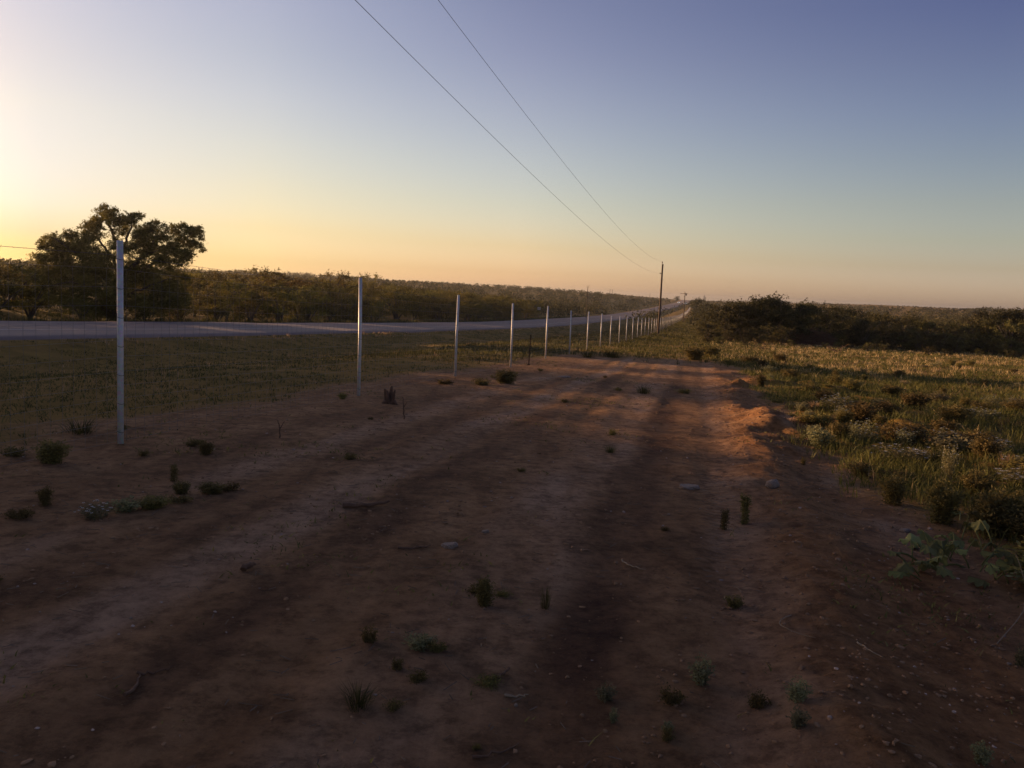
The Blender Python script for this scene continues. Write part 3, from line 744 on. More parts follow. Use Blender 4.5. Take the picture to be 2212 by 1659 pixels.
# the large mesquite across the road
def big_tree():
    rng = np.random.default_rng(21)
    p0, mpp = at_t(252, -37.0)
    D0 = (p0-EYE)@fwd
    root = empty('large_mesquite_tree', p0, 'largest tree, a spreading mesquite with drooping crown across the road behind the nearest post', 'tree')
    def at(px, py, dd=0.0):
        d = ray(px, py); return EYE+d*((D0+dd)/(d@fwd))-p0
    T = Buf()
    def limb(pts, r0, r1, dd0=0, dd1=0):
        P_ = np.array([at(a, b, dd0+(dd1-dd0)*i/(len(pts)-1)) for i, (a, b) in enumerate(pts)])
        # smooth resample
        u = np.linspace(0, len(P_)-1, 4*len(P_)); Q = np.stack([np.interp(u, np.arange(len(P_)), P_[:, j]) for j in range(3)], 1)
        Q += rng.normal(0, .03, Q.shape); add_tube(T, Q, np.linspace(r0, r1, len(Q)), 8)
    limb([(255, 700), (258, 650), (262, 600), (262, 550)], .26, .16)
    limb([(262, 600), (256, 545), (248, 515), (232, 480), (222, 462)], .15, .04, 0, .3)
    limb([(262, 560), (270, 525), (282, 495), (288, 475)], .12, .03, 0, -.3)
    limb([(262, 605), (245, 560), (215, 520), (200, 490)], .13, .03, 0, 1)
    limb([(260, 620), (210, 590), (160, 545), (120, 515)], .14, .03, 0, -1)
    limb([(262, 600), (300, 560), (330, 530), (345, 495)], .14, .03, 0, -.6)
    limb([(262, 610), (330, 570), (385, 530), (425, 495)], .13, .025, 0, .8)
    limb([(300, 560), (320, 548), (345, 540)], .06, .02, -.3, -1)
    limb([(250, 640), (200, 620), (150, 610), (100, 618)], .10, .03, 0, -1.5)
    limb([(262, 640), (320, 620), (370, 600)], .10, .03, 0, -1.2)
    T.build('trunk', MAT_BARK, root, True)
    L_ = [(262, 500, 14, .5), (250, 530, 22, .9), (280, 535, 24, .9), (246, 500, 12, .4), (318, 500, 13, .6), (214, 455, 9, .4), (246, 455, 9, .5), (180, 490, 10, .5), (100, 515, 9, .4), (88, 525, 8, .4), (160, 505, 10, .5), (396, 488, 9, .5), (425, 492, 9, .5), (355, 490, 9, .5), (437, 540, 7, .3), (160, 528, 24, 1.1), (182, 510, 22, 1), (212, 498, 20, .9), (140, 545, 30, 1.3), (305, 530, 24, 1.1), (345, 560, 30, 1.3), (190, 590, 36, 1.5), (300, 500, 14, .6), (120, 560, 30, 1.2), (395, 560, 22, 1), (90, 560, 18, .8), (234, 462, 20, 1), (222, 470, 19, 1), (250, 478, 17, 1), (289, 470, 16, 1), (276, 484, 15, .9), (193, 486, 15, .9), (205, 478, 13, .9), (110, 519, 17, .9), (127, 530, 18, .9),
          (149, 509, 15, .9), (97, 531, 14, .8), (171, 536, 26, 1.2), (195, 520, 20, 1), (331, 498, 18, 1), (325, 530, 30, 1.5), (378, 500, 19, 1), (350, 512, 20, 1), (408, 498, 18, 1),
          (422, 503, 16, 1), (434, 514, 10, .5), (432, 530, 9, .5), (415, 530, 17, 1), (405, 548, 16, .9), (369, 536, 28, 1.4), (395, 520, 20, 1), (303, 586, 34, 1.6), (220, 572, 38, 1.8),
          (140, 580, 36, 1.6), (365, 575, 30, 1.4), (358, 636, 40, 1.9), (262, 641, 42, 1.6), (175, 640, 44, 1.9), (110, 630, 36, 1.6), (80, 640, 30, 1.2), (310, 610, 40, 1.8), (395, 600, 22, 1),
          (300, 510, 16, .6), (215, 545, 22, .9), (185, 560, 30, 1.2), (318, 485, 10, .5), (265, 470, 9, .4), (340, 482, 8, .4), (302, 462, 8, .4), (229, 448, 9, .4), (262, 600, 30, 1.0), (380, 655, 34, 1.5), (320, 660, 34, 1.5), (215, 665, 36, 1.5)]
    C = []; ti = []; DD = []
    for (a, b, r_, w) in L_:
        rr = r_*mpp; n_sub = 5 if r_ > 12 else 2
        dd = rng.uniform(-1.6, 1.6) if r_ > 14 else rng.uniform(-.6, .6)
        c0 = at(a, b, dd)
        for q in range(n_sub*3):
            cc = c0+unit(rng, 1)[0]*rr*rng.uniform(.2, .95)*np.array([1, 1.6, .9])
            pp, d_ = twigs(rng, cc, rr*.78 if r_ > 12 else rr*1.0, int((95 if r_ < 23 else (140 if r_ < 31 else 270))*w), .12, .55)
            C.append(pp); DD.append(d_); ti.append(np.clip(rng.uniform(.05, .8)+rng.normal(0, .1, len(pp)), 0, 1))
    C = np.concatenate(C); ti = np.concatenate(ti)
    C[:, 2] = np.maximum(C[:, 2], .03)
    Vv, Fv = leaf_quads(rng, C, .15, .05, 0, np.concatenate(DD)); mk('crown', Vv, Fv, LF_MESQ, root, ti)
big_tree()

# right side brush: a mound of dark trees and rows of lower brush
RD = [(1572, 96, 648, 1.1), (1600, 98, 642, 1.2), (1625, 97, 636, 1.2), (1648, 96, 630, 1.15), (1672, 95, 632, 1.2), (1696, 95, 637, 1.2), (1722, 96, 644, 1.2), (1750, 97, 650, 1.2), (1780, 99, 655, 1.2),
      (1805, 104, 652, .8), (1836, 110, 657, 1.2), (2135, 104, 662, .9), (2165, 102, 666, 1.0), (2200, 100, 658, 1.1), (2230, 100, 660, 1.1)]
for k, (px, D, top, w) in enumerate(RD):
    p, _ = at_y(px, D); dd = ray(px, top); zt = EYE[2]+dd[2]/dd[1]*D
    plant_tree(protoD[k % 3], p[0], p[1], zt-p[2]+.1, 'dark tree in the high mound of trees behind the field, right of the road' if k < 10 else 'dark round tree behind the field at the right edge of the picture' if k > 10 else 'lone rounded dark tree just right of the high tree mound',
               'dark trees of the mound' if k < 10 else ('dark trees at the right edge' if k > 10 else None), w, 'tree', 5.0)
p, _ = at_y(1870, 92); plant_tree(protoD[2], p[0], p[1], 3.1, 'compact round very dark bush in front of the brush behind the field', None, 1.0, 'bush', 5.0)
p, _ = at_y(1852, 93); plant_tree(protoD[0], p[0], p[1], 2.5, 'smaller dark bush touching the compact round bush', None, 1.0, 'bush', 5.0)
GR = 'brush trees behind the field'
for row, (D0, D1, n, hm) in enumerate([(74, 87, 30, .95), (86, 92, 34, 2.3), (94, 106, 38, 3.0), (112, 135, 36, 3.6), (145, 185, 32, 4.0)]):
    for k in range(n):
        px = 1535+(2420-1535)*(k+rt.uniform(-.4, .4))/n; D = rt.uniform(D0, D1)
        if row == 1 and (1700 < px < 1800 or 1840 < px < 1895): continue
        if row == 0 and rt.uniform(0, 1) < .35: continue
        p, _ = at_y(px, D); hh = min(hmax(p[0], p[1], p[2]+.1, .9, 5), hm*(1.35 if row > 1 and px > 1740 else 1.0))*rt.uniform(.65, 1.03)
        plant_tree(protoR[k % 4], p[0], p[1], hh, 'brown green brush tree in the band of brush behind the grassy field', GR, rt.uniform(.9, 1.4), 'tree', 3.4)

for k in range(26):
    s = 110*(330/110)**rt.uniform(0, 1); t = rt.uniform(5, 16) if s < 170 else rt.uniform(-2.5, 14)
    x, y = st2xy(s, t); z = H1(x, y)
    plant_tree(protoR[k % 4], x, y, min(hmax(x, y, z+.1, 1.2, 3.4), 3.2)*rt.uniform(.6, 1), 'brown green brush tree growing close to the far stretch of the fence', 'brush trees near the far fence', rt.uniform(.9, 1.3), 'tree', 3.4)

# far brush covering the hills: one mass nobody could count
def far_brush():
    rng = np.random.default_rng(77)
    C = []; sz = []; ti = []
    def put(px, D, hm, nl):
        a = ray(px, 640); x = a[0]/a[1]*D; y = D
        s, t = xy2st(x, y)
        ok = np.abs(t-road_c(s)) > 9.5
        ok &= ~((t > -13) & (t < np.where(s < 150, 6, -2.0)) & (s < 560))
        ok &= ~((px > 1325) & (px < 1388) & (D > 300) & (D < 420))
        return x, y, ok
    n = 5200
    u = rng.uniform(0, 1, n); px = rng.uniform(-120, 2330, n); D = 110*(1300/110)**u
    D = np.where(px > 1500, 170*(1100/170)**u, D)
    for i in range(n):
        x, y, ok = put(px[i], D[i], 3, 1)
        if not ok: continue
        s, t = xy2st(x, y)
        if t < 0 and -t < 76 and s < 220: continue
        C.append((x, y)); sz.append(D[i])
    C = np.array(C); sz = np.array(sz); z = height(C[:, 0], C[:, 1], False)
    allC = []; allT = []; allL = []
    for i in range(len(C)):
        hm = hmax(C[i, 0], C[i, 1], z[i], 1.0, 4.2)*rng.uniform(.7, 1.0)
        w = hm*rng.uniform(.8, 1.3); nl = int(max(26, 130-70*(sz[i]/600)))
        d = unit(rng, nl); d[:, 2] = np.abs(d[:, 2]); f = rng.uniform(.75, 1.0, (nl, 1)); d = d*f
        lump = 1+.25*np.sin(d[:, :1]*7+i)*np.cos(d[:, 1:2]*6+i*2)
        P_ = d*np.array([w*.75, w*.75, hm*.92])*lump+np.array([C[i, 0], C[i, 1], z[i]-.1])
        allC.append(P_); base = rng.uniform(.0, 1); allT.append(np.clip(base+rng.normal(0, .12, nl), 0, 1)); allL.append(np.full(nl, min(.25+sz[i]*.0011, 1.1)))
    P_ = np.concatenate(allC); T_ = np.concatenate(allT); L_ = np.concatenate(allL)
    Vv, Fv = leaf_quads(rng, P_, L_, L_*.7)
    o = mk('far_brush', Vv, Fv, LF_FAR, tint=T_); tag(o, 'continuous cover of olive green brush over the distant hillsides', 'brush', kind='stuff')
far_brush()

# ------------------------------------------------------------------ small plants
def make_weed(name, rng, H, W, stems, leaves, ll, lw, mleaf, upright=.5, mstem=None, flowers=0):
    root = empty(name, (0, 0, -500)); T = Buf(); C = []; Dr = []; ti = []
    tips = []
    for k in range(stems):
        a = rng.uniform(0, 2*PI); rr = W*.5*rng.uniform(.2, 1)*(1-upright*.6); h = H*rng.uniform(.55, 1)*(1 if upright > .5 else (1-.4*(rr/(W*.5))))
        u = np.linspace(0, 1, 5)[:, None]
        p3 = np.array([math.cos(a)*rr, math.sin(a)*rr, h]); mid = np.array([p3[0]*.3, p3[1]*.3, h*.7])
        b0 = np.array([math.cos(a+.6)*W*.22, math.sin(a+.6)*W*.22, 0])*rng.uniform(0, 1); mid = mid+b0*.7
        pts = (1-u)**2*b0+2*u*(1-u)*mid+u*u*p3; add_tube(T, pts, np.linspace(.0035, .0012, 5)*(.6+H), 4, cap=False); tips.append(p3)
        n = leaves//stems; uu = rng.uniform(.02, 1.0, (n, 1)); c = (1-uu)**2*b0+2*uu*(1-uu)*mid+uu*uu*p3
        o = unit(rng, n); o[:, 2] = np.abs(o[:, 2])*.6; c = c+o*ll*.55+rng.normal(0, .05*W, (n, 3))*np.array([1, 1, .5]); c[:, 2] = np.maximum(c[:, 2], .005)
        C.append(c); Dr.append(o); ti.append(np.clip(rng.uniform(.2, .8)+rng.normal(0, .15, n), 0, 1))
    T.build('stems', mstem or LF_WEED, root)
    Vv, Fv = leaf_quads(rng, np.concatenate(C), ll, lw, .5, np.concatenate(Dr)); mk('leaves', Vv, Fv, mleaf, root, np.concatenate(ti))
    if flowers:
        F_ = Buf()
        for q in range(flowers):
            c = tips[q % len(tips)]+rng.normal(0, .012, 3)
            for w in range(5):
                a = w*2*PI/5; Vq = np.array([(0, 0, 0), (math.cos(a-.35)*.012, math.sin(a-.35)*.012, .004), (math.cos(a)*.022, math.sin(a)*.022, .008), (math.cos(a+.35)*.012, math.sin(a+.35)*.012, .004)])+c
                F_.add(Vq, np.array([[0, 1, 2, 3]]))
        F_.build('flowers', MAT_PETAL, root)
    return root
MAT_PETAL = simple('white_petals', (.6, .6, .55), (.75, .75, .7), 3, .7)
rw = np.random.default_rng(31)
W_BUSH = [make_weed('leafy_weed', rw,   .5, .60, 40, 2400, .042, .018, LF_WEED, .3) for _ in range(3)]
W_SILV = [make_weed('silvery_weed', rw,   .4, .55, 24, 760, .052, .022, LF_SILV, .3) for _ in range(3)]
W_TALL = [make_weed('tall_weed', rw, .8, .4, 8, 900, .055, .018, LF_WEED, .9) for _ in range(2)]
W_BLOOM = [make_weed('blooming_weed', rw, .45, .65, 34, 900, .045, .012, LF_SILV, .4, None, 26) for _ in range(2)]
W_LOW = [make_weed('low_weed', rw, .2, .55, 26, 800, .036, .017, LF_WEED, .1) for _ in range(3)]
def make_tuft(rng, H, W, n, mt_, wd=.006):
    B = Buf(); a = rng.uniform(0, 2*PI, n); r_ = rng.uniform(0, .25, n)*W; h = H*rng.uniform(.5, 1, n); le = W*.5*rng.uniform(0, 1, n)
    ca, sa = np.cos(a), np.sin(a); base = np.stack([ca*r_, sa*r_, 0*a-.02], 1); mid = base+np.stack([ca*le*.35, sa*le*.35, h*.6], 1); tip = base+np.stack([ca*le, sa*le, h], 1)
    sd = np.stack([-sa, ca, 0*a], 1)*wd*.5
    V_ = np.stack([base-sd, base+sd, mid+sd*.8, mid-sd*.8, tip], 1).reshape(-1, 3); i = np.arange(n)*5
    ti = rng.uniform(0, 1, n)
    o = mk('grass_tuft', V_, [np.stack([i+3, i+2, i+4], 1), np.stack([i, i+1, i+2, i+3], 1)], mt_, tint=np.concatenate([ti, ti])); o.location = (0, 0, -500); return o
TUFT = [make_tuft(rw, .35, .3, 90, LF_GRASS), make_tuft(rw, .3, .35, 120, LF_DRY), make_tuft(rw, .3, .4, 130, LF_GRASS)]
PROTO = dict(bush=(W_BUSH, .5, .55), silv=(W_SILV, .4, .5), tall=(W_TALL, .8, .3), bloom=(W_BLOOM, .45, .6), low=(W_LOW, .2, .5), tuft=([TUFT[0]], .35, .3), dry=([TUFT[1]], .3, .35), gclump=([TUFT[2]], .3, .4))
used = []
def weed(kind, px, py, hpx, wpx, label, group=None, cat='weed'):
    p, mpp = on(px, py); pr, h0, w0 = PROTO[kind]; o = pr[rw.integers(len(pr))]
    sw = wpx*mpp/w0; sh = hpx*mpp/h0
    return copy_tree(o, p-np.array([0, 0, .01]), rw.uniform(0, 6.28), (sw, sw, sh), label, group, cat)
WL = [('bush', 112, 1000, 62, 96, 'bushy green weed left of the foot of the nearest fence post'),
 ('gclump', 175, 935, 40, 120, 'low grassy clump at the verge left of the nearest fence post'), ('low', 30, 985, 25, 70, 'small low weed at the left picture edge beside the bushy green weed'),
 ('bush', 445, 982, 36, 46, 'small round green weed on bare dirt right of the nearest fence post'),
 ('low', 415, 965, 16, 36, 'tiny low weed beside the small round green weed'), ('low', 310, 985, 18, 30, 'tiny weed just right of the foot of the nearest fence post'),
 ('bush', 98, 1092, 50, 44, 'upright dark weed with bare stalks near the left edge of the dirt'), ('tall', 378, 1040, 48, 26, 'narrow dark stalky weed above the chain of low weeds'),
 ('bush', 392, 1066, 35, 52, 'green weed at the foot of the narrow stalky weed'), ('bush', 455, 1066, 30, 80, 'wide low green weed at the right end of the weed chain'),
 ('low', 495, 1060, 22, 60, 'faint low weed beyond the right end of the weed chain'),
 ('bloom', 205, 1120, 42, 110, 'silvery tangled weed at the left end of the weed chain'), ('silv', 268, 1105, 38, 90, 'silvery green weed in the middle of the weed chain'),
 ('bush', 330, 1098, 34, 90, 'green grassy weed in the middle of the weed chain'), ('low', 40, 1120, 28, 80, 'sparse low weed with pale stalks at the left picture edge'),
 ('low', 385, 1085, 20, 80, 'low green weed just under the stalky weed'),
 ('bush', 1045, 1308, 74, 62, 'curly dark green bush standing alone on the foreground dirt'),
 ('tuft', 1177, 1314, 66, 40, 'upright narrow grass tuft right of the curly dark green bush'),
 ('low', 798, 1388, 44, 50, 'small dark rosette weed left of the silvery foreground weeds'),
 ('silv', 905, 1405, 50, 80, 'silvery weed in the foreground left of the curly bush'), ('low', 945, 1410, 30, 60, 'low weed touching the right side of the silvery foreground weed'),
 ('low', 858, 1448, 34, 40, 'small green weed below the silvery foreground weed'), ('low', 905, 1476, 30, 60, 'dark flat weed below the small green foreground weed'),
 ('gclump', 775, 1530, 62, 110, 'dark spreading grass clump in the lower foreground'), ('low', 850, 1530, 24, 60, 'low weed right of the dark spreading grass clump'),
 ('low', 1085, 1290, 18, 50, 'low flat weed right of the curly dark green bush'), ('low', 1060, 1480, 24, 90, 'flat dark weed on the pale cracked dirt'),
 ('silv', 1512, 1480, 72, 70, 'larger grey green leafy weed on the wheel track, lower right'), ('low', 1452, 1522, 42, 74, 'low green weed left of the larger grey green weed'),
 ('silv', 1308, 1512, 46, 60, 'pale curled weed in the dark wheel rut'), ('silv', 1325, 1562, 46, 26, 'small pale curled seedling below the pale curled weed'),
 ('low', 1635, 1532, 44, 60, 'dark round weed right of the larger grey green weed'), ('silv', 1722, 1512, 58, 70, 'grey green weed on the red soil berm, lower right'),
 ('silv', 1722, 1572, 56, 60, 'lowest grey green weed on the foot of the red soil berm'), ('low', 1585, 1315, 36, 50, 'faint weed on the wheel track right of centre'),
 ('tall', 1606, 1132, 84, 34, 'tall thin green weed at the foot of the berm'), ('tall', 1566, 1146, 56, 30, 'shorter thin green weed left of the tall one'),
 ('silv', 1768, 968, 56, 66, 'pale leafy weed glowing on a sunlit mound of the berm'), ('bloom', 1872, 958, 36, 62, 'pale tangled weed just right of the glowing leafy weed'),
 ('bloom', 1955, 962, 44, 78, 'straw pale blooming weed in the middle of the field edge'), ('bloom', 2045, 958, 38, 90, 'straw pale blooming weed right of the middle one'),
 ('bloom', 2150, 985, 46, 80, 'brightest pale blooming weed near the right picture edge'), ('bloom', 2195, 880, 30, 50, 'pale weed at the right picture edge in the field'),
 ('silv', 1730, 888, 24, 44, 'small pale weed on the field edge above the mounds'), ('silv', 1745, 905, 26, 30, 'small pale stalky weed behind the berm'),
 ('bush', 2030, 1130, 112, 100, 'dark tall leafy weed behind the gourd plant'), ('bush', 2165, 1150, 120, 130, 'large dark leafy weed behind the gourd plant at the right edge'),
 ('bush', 1930, 1090, 80, 80, 'green leafy weed left of the dark tall weed'), ('bush', 2110, 1075, 70, 90, 'dark green weed above the gourd plant'),
 ('bush', 1860, 1030, 40, 70, 'low green weed beside the smooth gully'), ('low', 1735, 1005, 22, 16, 'tiny bright green seedling in the smooth gully'),
 ('tuft', 2072, 1005, 30, 50, 'grass tuft between the pale blooming weeds'),
 ('bush', 1092, 828, 34, 80, 'spreading green weed at the foot of the fourth fence post'), ('low', 1040, 832, 18, 60, 'low weed left of the spreading green weed by the fence'),
 ('low', 740, 862, 16, 26, 'small yellow green weed left of the foot of the second fence post'),
 ('gclump', 1390, 850, 26, 60, 'sunlit yellowish grass clump on the dirt track'), ('gclump', 1318, 978, 24, 44, 'small grass clump in the middle of the dirt track'),
 ('low', 1322, 940, 18, 26, 'tiny dark weed above the small grass clump on the track'), ('gclump', 1270, 772, 20, 60, 'green grass clump by the fence where the dirt ends'),
 ('gclump', 1320, 772, 22, 90, 'wide green grass clump across the end of the dirt track'), ('bush', 1500, 778, 36, 60, 'tall green weed clump at the end of the dirt track'),
 ('bush', 1535, 770, 30, 60, 'grey green weed clump right of the end of the dirt track'), ('bush', 1685, 782, 22, 42, 'dark pointed bush in the shaded part of the field'),
 ('bush', 1618, 784, 18, 50, 'dark low bush in the shaded part of the field'), ('low', 1480, 850, 12, 50, 'low sunlit weed on the end of the track'),
 ('silv', 2205, 1440, 60, 40, 'pale weed cut by the right picture edge'), ('silv', 2120, 1650, 60, 60, 'grey green weed in the lower right corner'),
 ('low', 1440, 1600, 40, 40, 'small dark weed at the bottom of the wheel track'), ('silv', 1440, 1580, 34, 40, 'grey weed near the bottom edge on the track'),
 ('low', 960, 830, 14, 50, 'low weed at the foot of the third fence post'), ('low', 1030, 1620, 20, 30, 'tiny weed near the bottom edge, centre')]
for w in WL: weed(*w)
# weeds strewn through the rough field
GW = 'weeds in the rough field'
for k in range(620):
    s = 3.6*(60/3.6)**rw.uniform(0, 1); t = (2.1 if s < 8 else 1.55)+rw.uniform(0, 1)**1.2*(.55*s+.6)
    if dirtmask(np.array([s]), np.array([t]))[0] > rw.uniform(.3, 1.1) or fbm(np.array([s]), np.array([t]), 2.2, 3, 97)[0] < rw.uniform(-.5, .1): continue
    x, y = st2xy(s, t); z = H1(x, y); kind = ['bush', 'low', 'bush', 'silv', 'bloom', 'low', 'gclump', 'bush', 'dry'][rw.integers(9)]
    pr, h0, w0 = PROTO[kind]; o = pr[rw.integers(len(pr))]
    if proj((x, y, z))[0] < 1640: continue
    sw = rw.uniform(.6, 1.5); sh = rw.uniform(.35, .85)
    copy_tree(o, (x, y, z-.01), rw.uniform(0, 6.28), (sw, sw, sh), {'bush': 'green leafy weed among many in the rough field right of the berm', 'low': 'low creeping weed among many in the rough field right of the berm', 'silv': 'grey leaved weed among many in the rough field right of the berm', 'bloom': 'pale tangled weed among many in the rough field right of the berm', 'dry': 'dry grass tuft among many in the rough field right of the berm', 'gclump': 'green grass tuft among many in the rough field right of the berm'}[kind], GW+' of the '+kind.replace('gclump', 'tuft')+' kind', 'weed')
GV = 'low weeds scattered on the bare dirt'
for k in range(22):
    s = 3.0*(40/3.0)**rw.uniform(0, 1); t = rw.uniform(-6.3, .3); x, y = st2xy(s, t); z = H1(x, y)
    if proj((x, y, z))[0] < -20: continue
    o = W_LOW[rw.integers(3)]; q = rw.uniform(.15, .5); copy_tree(o, (x, y, z-.005), rw.uniform(0, 6.28), (q, q, q), 'tiny flat weed scattered on the bare dirt between fence and berm', GV, 'weed')

# buffalo gourd with big floppy leaves
def gourd():
    rng = np.random.default_rng(8)
    p0, mpp = on(2075, 1225); root = empty('gourd_plant', p0, 'sprawling gourd plant with big pale floppy leaves at the right edge', 'plant')
    D0 = (p0-EYE)@fwd
    def at(px, py, dd=0): d = ray(px, py); return EYE+d*((D0+dd)/(d@fwd))-p0
    S = Buf()
    leaves = [(1975, 1165, 46, 1.9), (2000, 1150, 40, 1.2), (2035, 1160, 44, .6), (2010, 1190, 40, 2.4), (2060, 1120, 34, .9), (2090, 1105, 36, 1.6), (2110, 1130, 34, .3), (2130, 1140, 30, 2.0), (2150, 1180, 36, 1.0),
              (2030, 1230, 40, 2.6), (1995, 1215, 34, 2.2), (2185, 1190, 48, 1.3), (2100, 1165, 30, 1.8), (2070, 1190, 30, .2), (2120, 1210, 34, 2.9), (2200, 1225, 40, .5), (1960, 1190, 28, 2.8), (2170, 1230, 36, 1.1)]
    hub0 = at(2095, 1235, .0)
    leaves += [(a+rng.uniform(-30, 30), b+rng.uniform(-22, 26), r_*.8, an+1.3) for (a, b, r_, an) in leaves]
    for (a, b, r_, an) in leaves:
        gp, gm = on(2075+(a-2075)*1.12, min(b+40+rng.uniform(-25, 35), 1290)); c = gp-p0+np.array([0, 0, rng.uniform(.03, .17)]); R_ = r_*mpp*.74
        hub = np.array([hub0[0]*.3+c[0]*.7+rng.normal(0, .05), hub0[1]*.3+c[1]*.7+rng.normal(0, .05), c[2]-.12]); st = np.array([hub, hub*.6+c*.4+np.array([0, 0, .04]), c]); u = np.linspace(0, 1, 7)[:, None]
        pts = (1-u)**2*st[0]+2*u*(1-u)*st[1]+u*u*st[2]; add_tube(S, pts, .005, 5)
        # lobed triangular leaf with crumpled margin, folded along its midrib
        nr, na = 6, 26; Vl = []
        for i in range(nr+1):
            for j in range(na+1):
                th = -2.6+5.2*j/na; rr = R_*(i/nr)*(.72+.42*math.cos(th)+.10*math.cos(5*th)+.06*math.cos(13*th+an))
                lx, ly = rr*math.cos(th), rr*math.sin(th)*.9
                lz = -abs(ly)*.55-.18*lx*lx/R_+.16*R_*(i/nr)**2*math.sin(9*th+an*3)+.08*R_*(i/nr)*math.sin(4*th+an)
                Vl.append((lx, ly, lz))
        Vl = np.array(Vl); tilt = rng.uniform(-.75, .35); ct, st_ = math.cos(tilt), math.sin(tilt)
        Ry = np.array([[ct, 0, -st_], [0, 1, 0], [st_, 0, ct]]); Vl = Vl@Ry.T@rzm(an*2.1+rng.uniform(-.4, .4)+PI).T+c
        ix = np.arange((nr+1)*(na+1)).reshape(nr+1, na+1); Fl = np.stack([ix[:-1, :-1], ix[1:, :-1], ix[1:, 1:], ix[:-1, 1:]], -1).reshape(-1, 4)
        mk('leaf', Vl, Fl, LF_GOURD, root, np.full(len(Fl), rng.uniform(.2, .9)), True)
    for (a, b) in ((1930, 1200), (2190, 1290), (1960, 1240)):
        c = at(a, b); u = np.linspace(0, 1, 12)[:, None]; pts = hub0*(1-u)+c*u+np.array([0, 0, .03])*np.sin(u*9); pts[:, 2] = np.maximum(pts[:, 2], -.02); add_tube(S, pts, .007, 5)
    S.build('vines', LF_GOURD, root, True)
gourd()
p, mpp = on(2046, 1045)
o = copy_tree(W_BLOOM[0], p, 1.0, (.4, .4, 1.1), 'weed with white flowers above the dark tall leafy weed', None, 'flower')

# ------------------------------------------------------------------ rocks, stump, sticks, brush pile
def rock(px, py, wpx, hpx, label, mt_=MAT_ROCK, ang=False, name='rock'):
    import bmesh
    p, mpp = on(px, py); bm = bmesh.new(); bmesh.ops.create_icosphere(bm, subdivisions=3, radius=.5)
    sd = rw.uniform(0, 50)
    for v in bm.verts:
        n = v.co.normalized(); k = 1+.18*math.sin(n.x*3.1+sd)*math.cos(n.y*2.7+sd)+.07*math.sin(n.z*7+n.x*6+sd)
        v.co = n*.5*k
        if ang: v.co.z = max(min(v.co.z, .22+.1*n.x), -.3)
    me = bpy.data.meshes.new(name); bm.to_mesh(me); bm.free(); me.materials.append(mt_)
    for f in me.polygons: f.use_smooth = not ang
    o = bpy.data.objects.new(name, me); col.objects.link(o); o.location = p+np.array([0, 0, hpx*mpp*.25]); o.rotation_euler = (0, 0, rw.uniform(0, 3) if not ang else 0)
    o.scale = (wpx*mpp, wpx*mpp*.8, hpx*mpp*(2 if ang else 1)); tag(o, label, 'rock')
rock(1668, 1054, 30, 24, 'smooth round grey rock on the slope of the berm')
rock(971, 1183, 34, 13, 'pale angular flat rock in the middle of the dirt', ang=True)
rock(1489, 1054, 46, 8, 'flat grey slab pressed into the wheel track', ang=True)
rock(1114, 1530, 10, 9, 'small round pale stone near the bottom centre')
rock(1048, 1152, 16, 7, 'small pale stone right of the flat angular rock', ang=True)
rock(1218, 816, 26, 5, 'thin pale flat stone on the dirt near the fence', ang=True)
rock(283, 1338, 8, 5, 'small white chip of stone in the left foreground')
rock(1955, 1150, 22, 10, 'pale stone beside the gourd plant')
# stump
p, mpp = on(842, 872); B = Buf()
for k in range(9):
    a = rw.uniform(0, 6.28); add_tube(B, [(0, 0, -.05), (math.cos(a)*.05, math.sin(a)*.05, .08), (math.cos(a)*.09, math.sin(a)*.09, rw.uniform(.12, .28))], [.05, .04, .012], 6)
for k in range(5):
    a = rw.uniform(0, 6.28); add_tube(B, [(0, 0, .03), (math.cos(a)*.09, math.sin(a)*.09, .03), (math.cos(a)*.15, math.sin(a)*.15, -.02)], [.04, .03, .008], 6)
tag(B.build('tree_stump', MAT_DEAD, loc=p), 'small splintered dark stump on the dirt between the second and third posts', 'stump')
def stick(px0, py0, px1, py1, r_, label, mt_=MAT_DEAD, up=0.0, bend=.1, name='stick'):
    a, m1 = on(px0, py0); b, m2 = on(px1, py1); b = b+np.array([0, 0, up]); B = Buf(); u = np.linspace(0, 1, 9)[:, None]
    pts = (b-a)*u+np.array([0, 0, r_])+np.cross(b-a, (0, 0, 1))*bend*np.sin(u*PI)+rw.normal(0, .004, (9, 3)); add_tube(B, pts, np.linspace(r_, r_*.4, 9), 6)
    if up: add_tube(B, [pts[4], pts[4]+np.array([.05, 0, .09])], [r_*.6, r_*.3], 5)
    tag(B.build(name, mt_, loc=a), label, 'stick')
stick(873, 908, 868, 906, .012, 'forked upright twig on the dirt below the splintered stump', up=.30)
stick(605, 948, 600, 946, .010, 'short forked twig standing right of the nearest post', up=.18)
stick(267, 1508, 300, 1462, .008, 'thin curved root lying in the left foreground')
stick(300, 1462, 370, 1448, .006, 'faint root tip continuing the curved root in the left foreground')
stick(1705, 1330, 1762, 1382, .003, 'pale arched straw on the red berm', MAT_STRAW, 0, .25)
stick(1852, 1392, 1902, 1420, .005, 'pale straight stick on the right slope of the berm', MAT_STRAW)
stick(1345, 1212, 1392, 1234, .006, 'pale bent twig in the dark wheel rut', MAT_STRAW)
stick(1088, 1508, 1140, 1504, .007, 'pale horizontal stick near the bottom centre', MAT_STRAW)
stick(1060, 1475, 1098, 1452, .009, 'short reddish stick on the cracked dirt')
stick(525, 1235, 550, 1228, .02, 'dark chunk of wood in the left track', bend=0)
stick(1020, 1640, 1120, 1610, .006, 'thin root at the bottom edge of the picture')
stick(860, 1188, 930, 1182, .009, 'dark thin stick left of the flat angular rock')
stick(740, 1098, 840, 1090, .022, 'dark flat plank like branch lying across the left track')
stick(2150, 1395, 2185, 1290, .003, 'long pale stalk rising at the right edge', MAT_STRAW, .25)
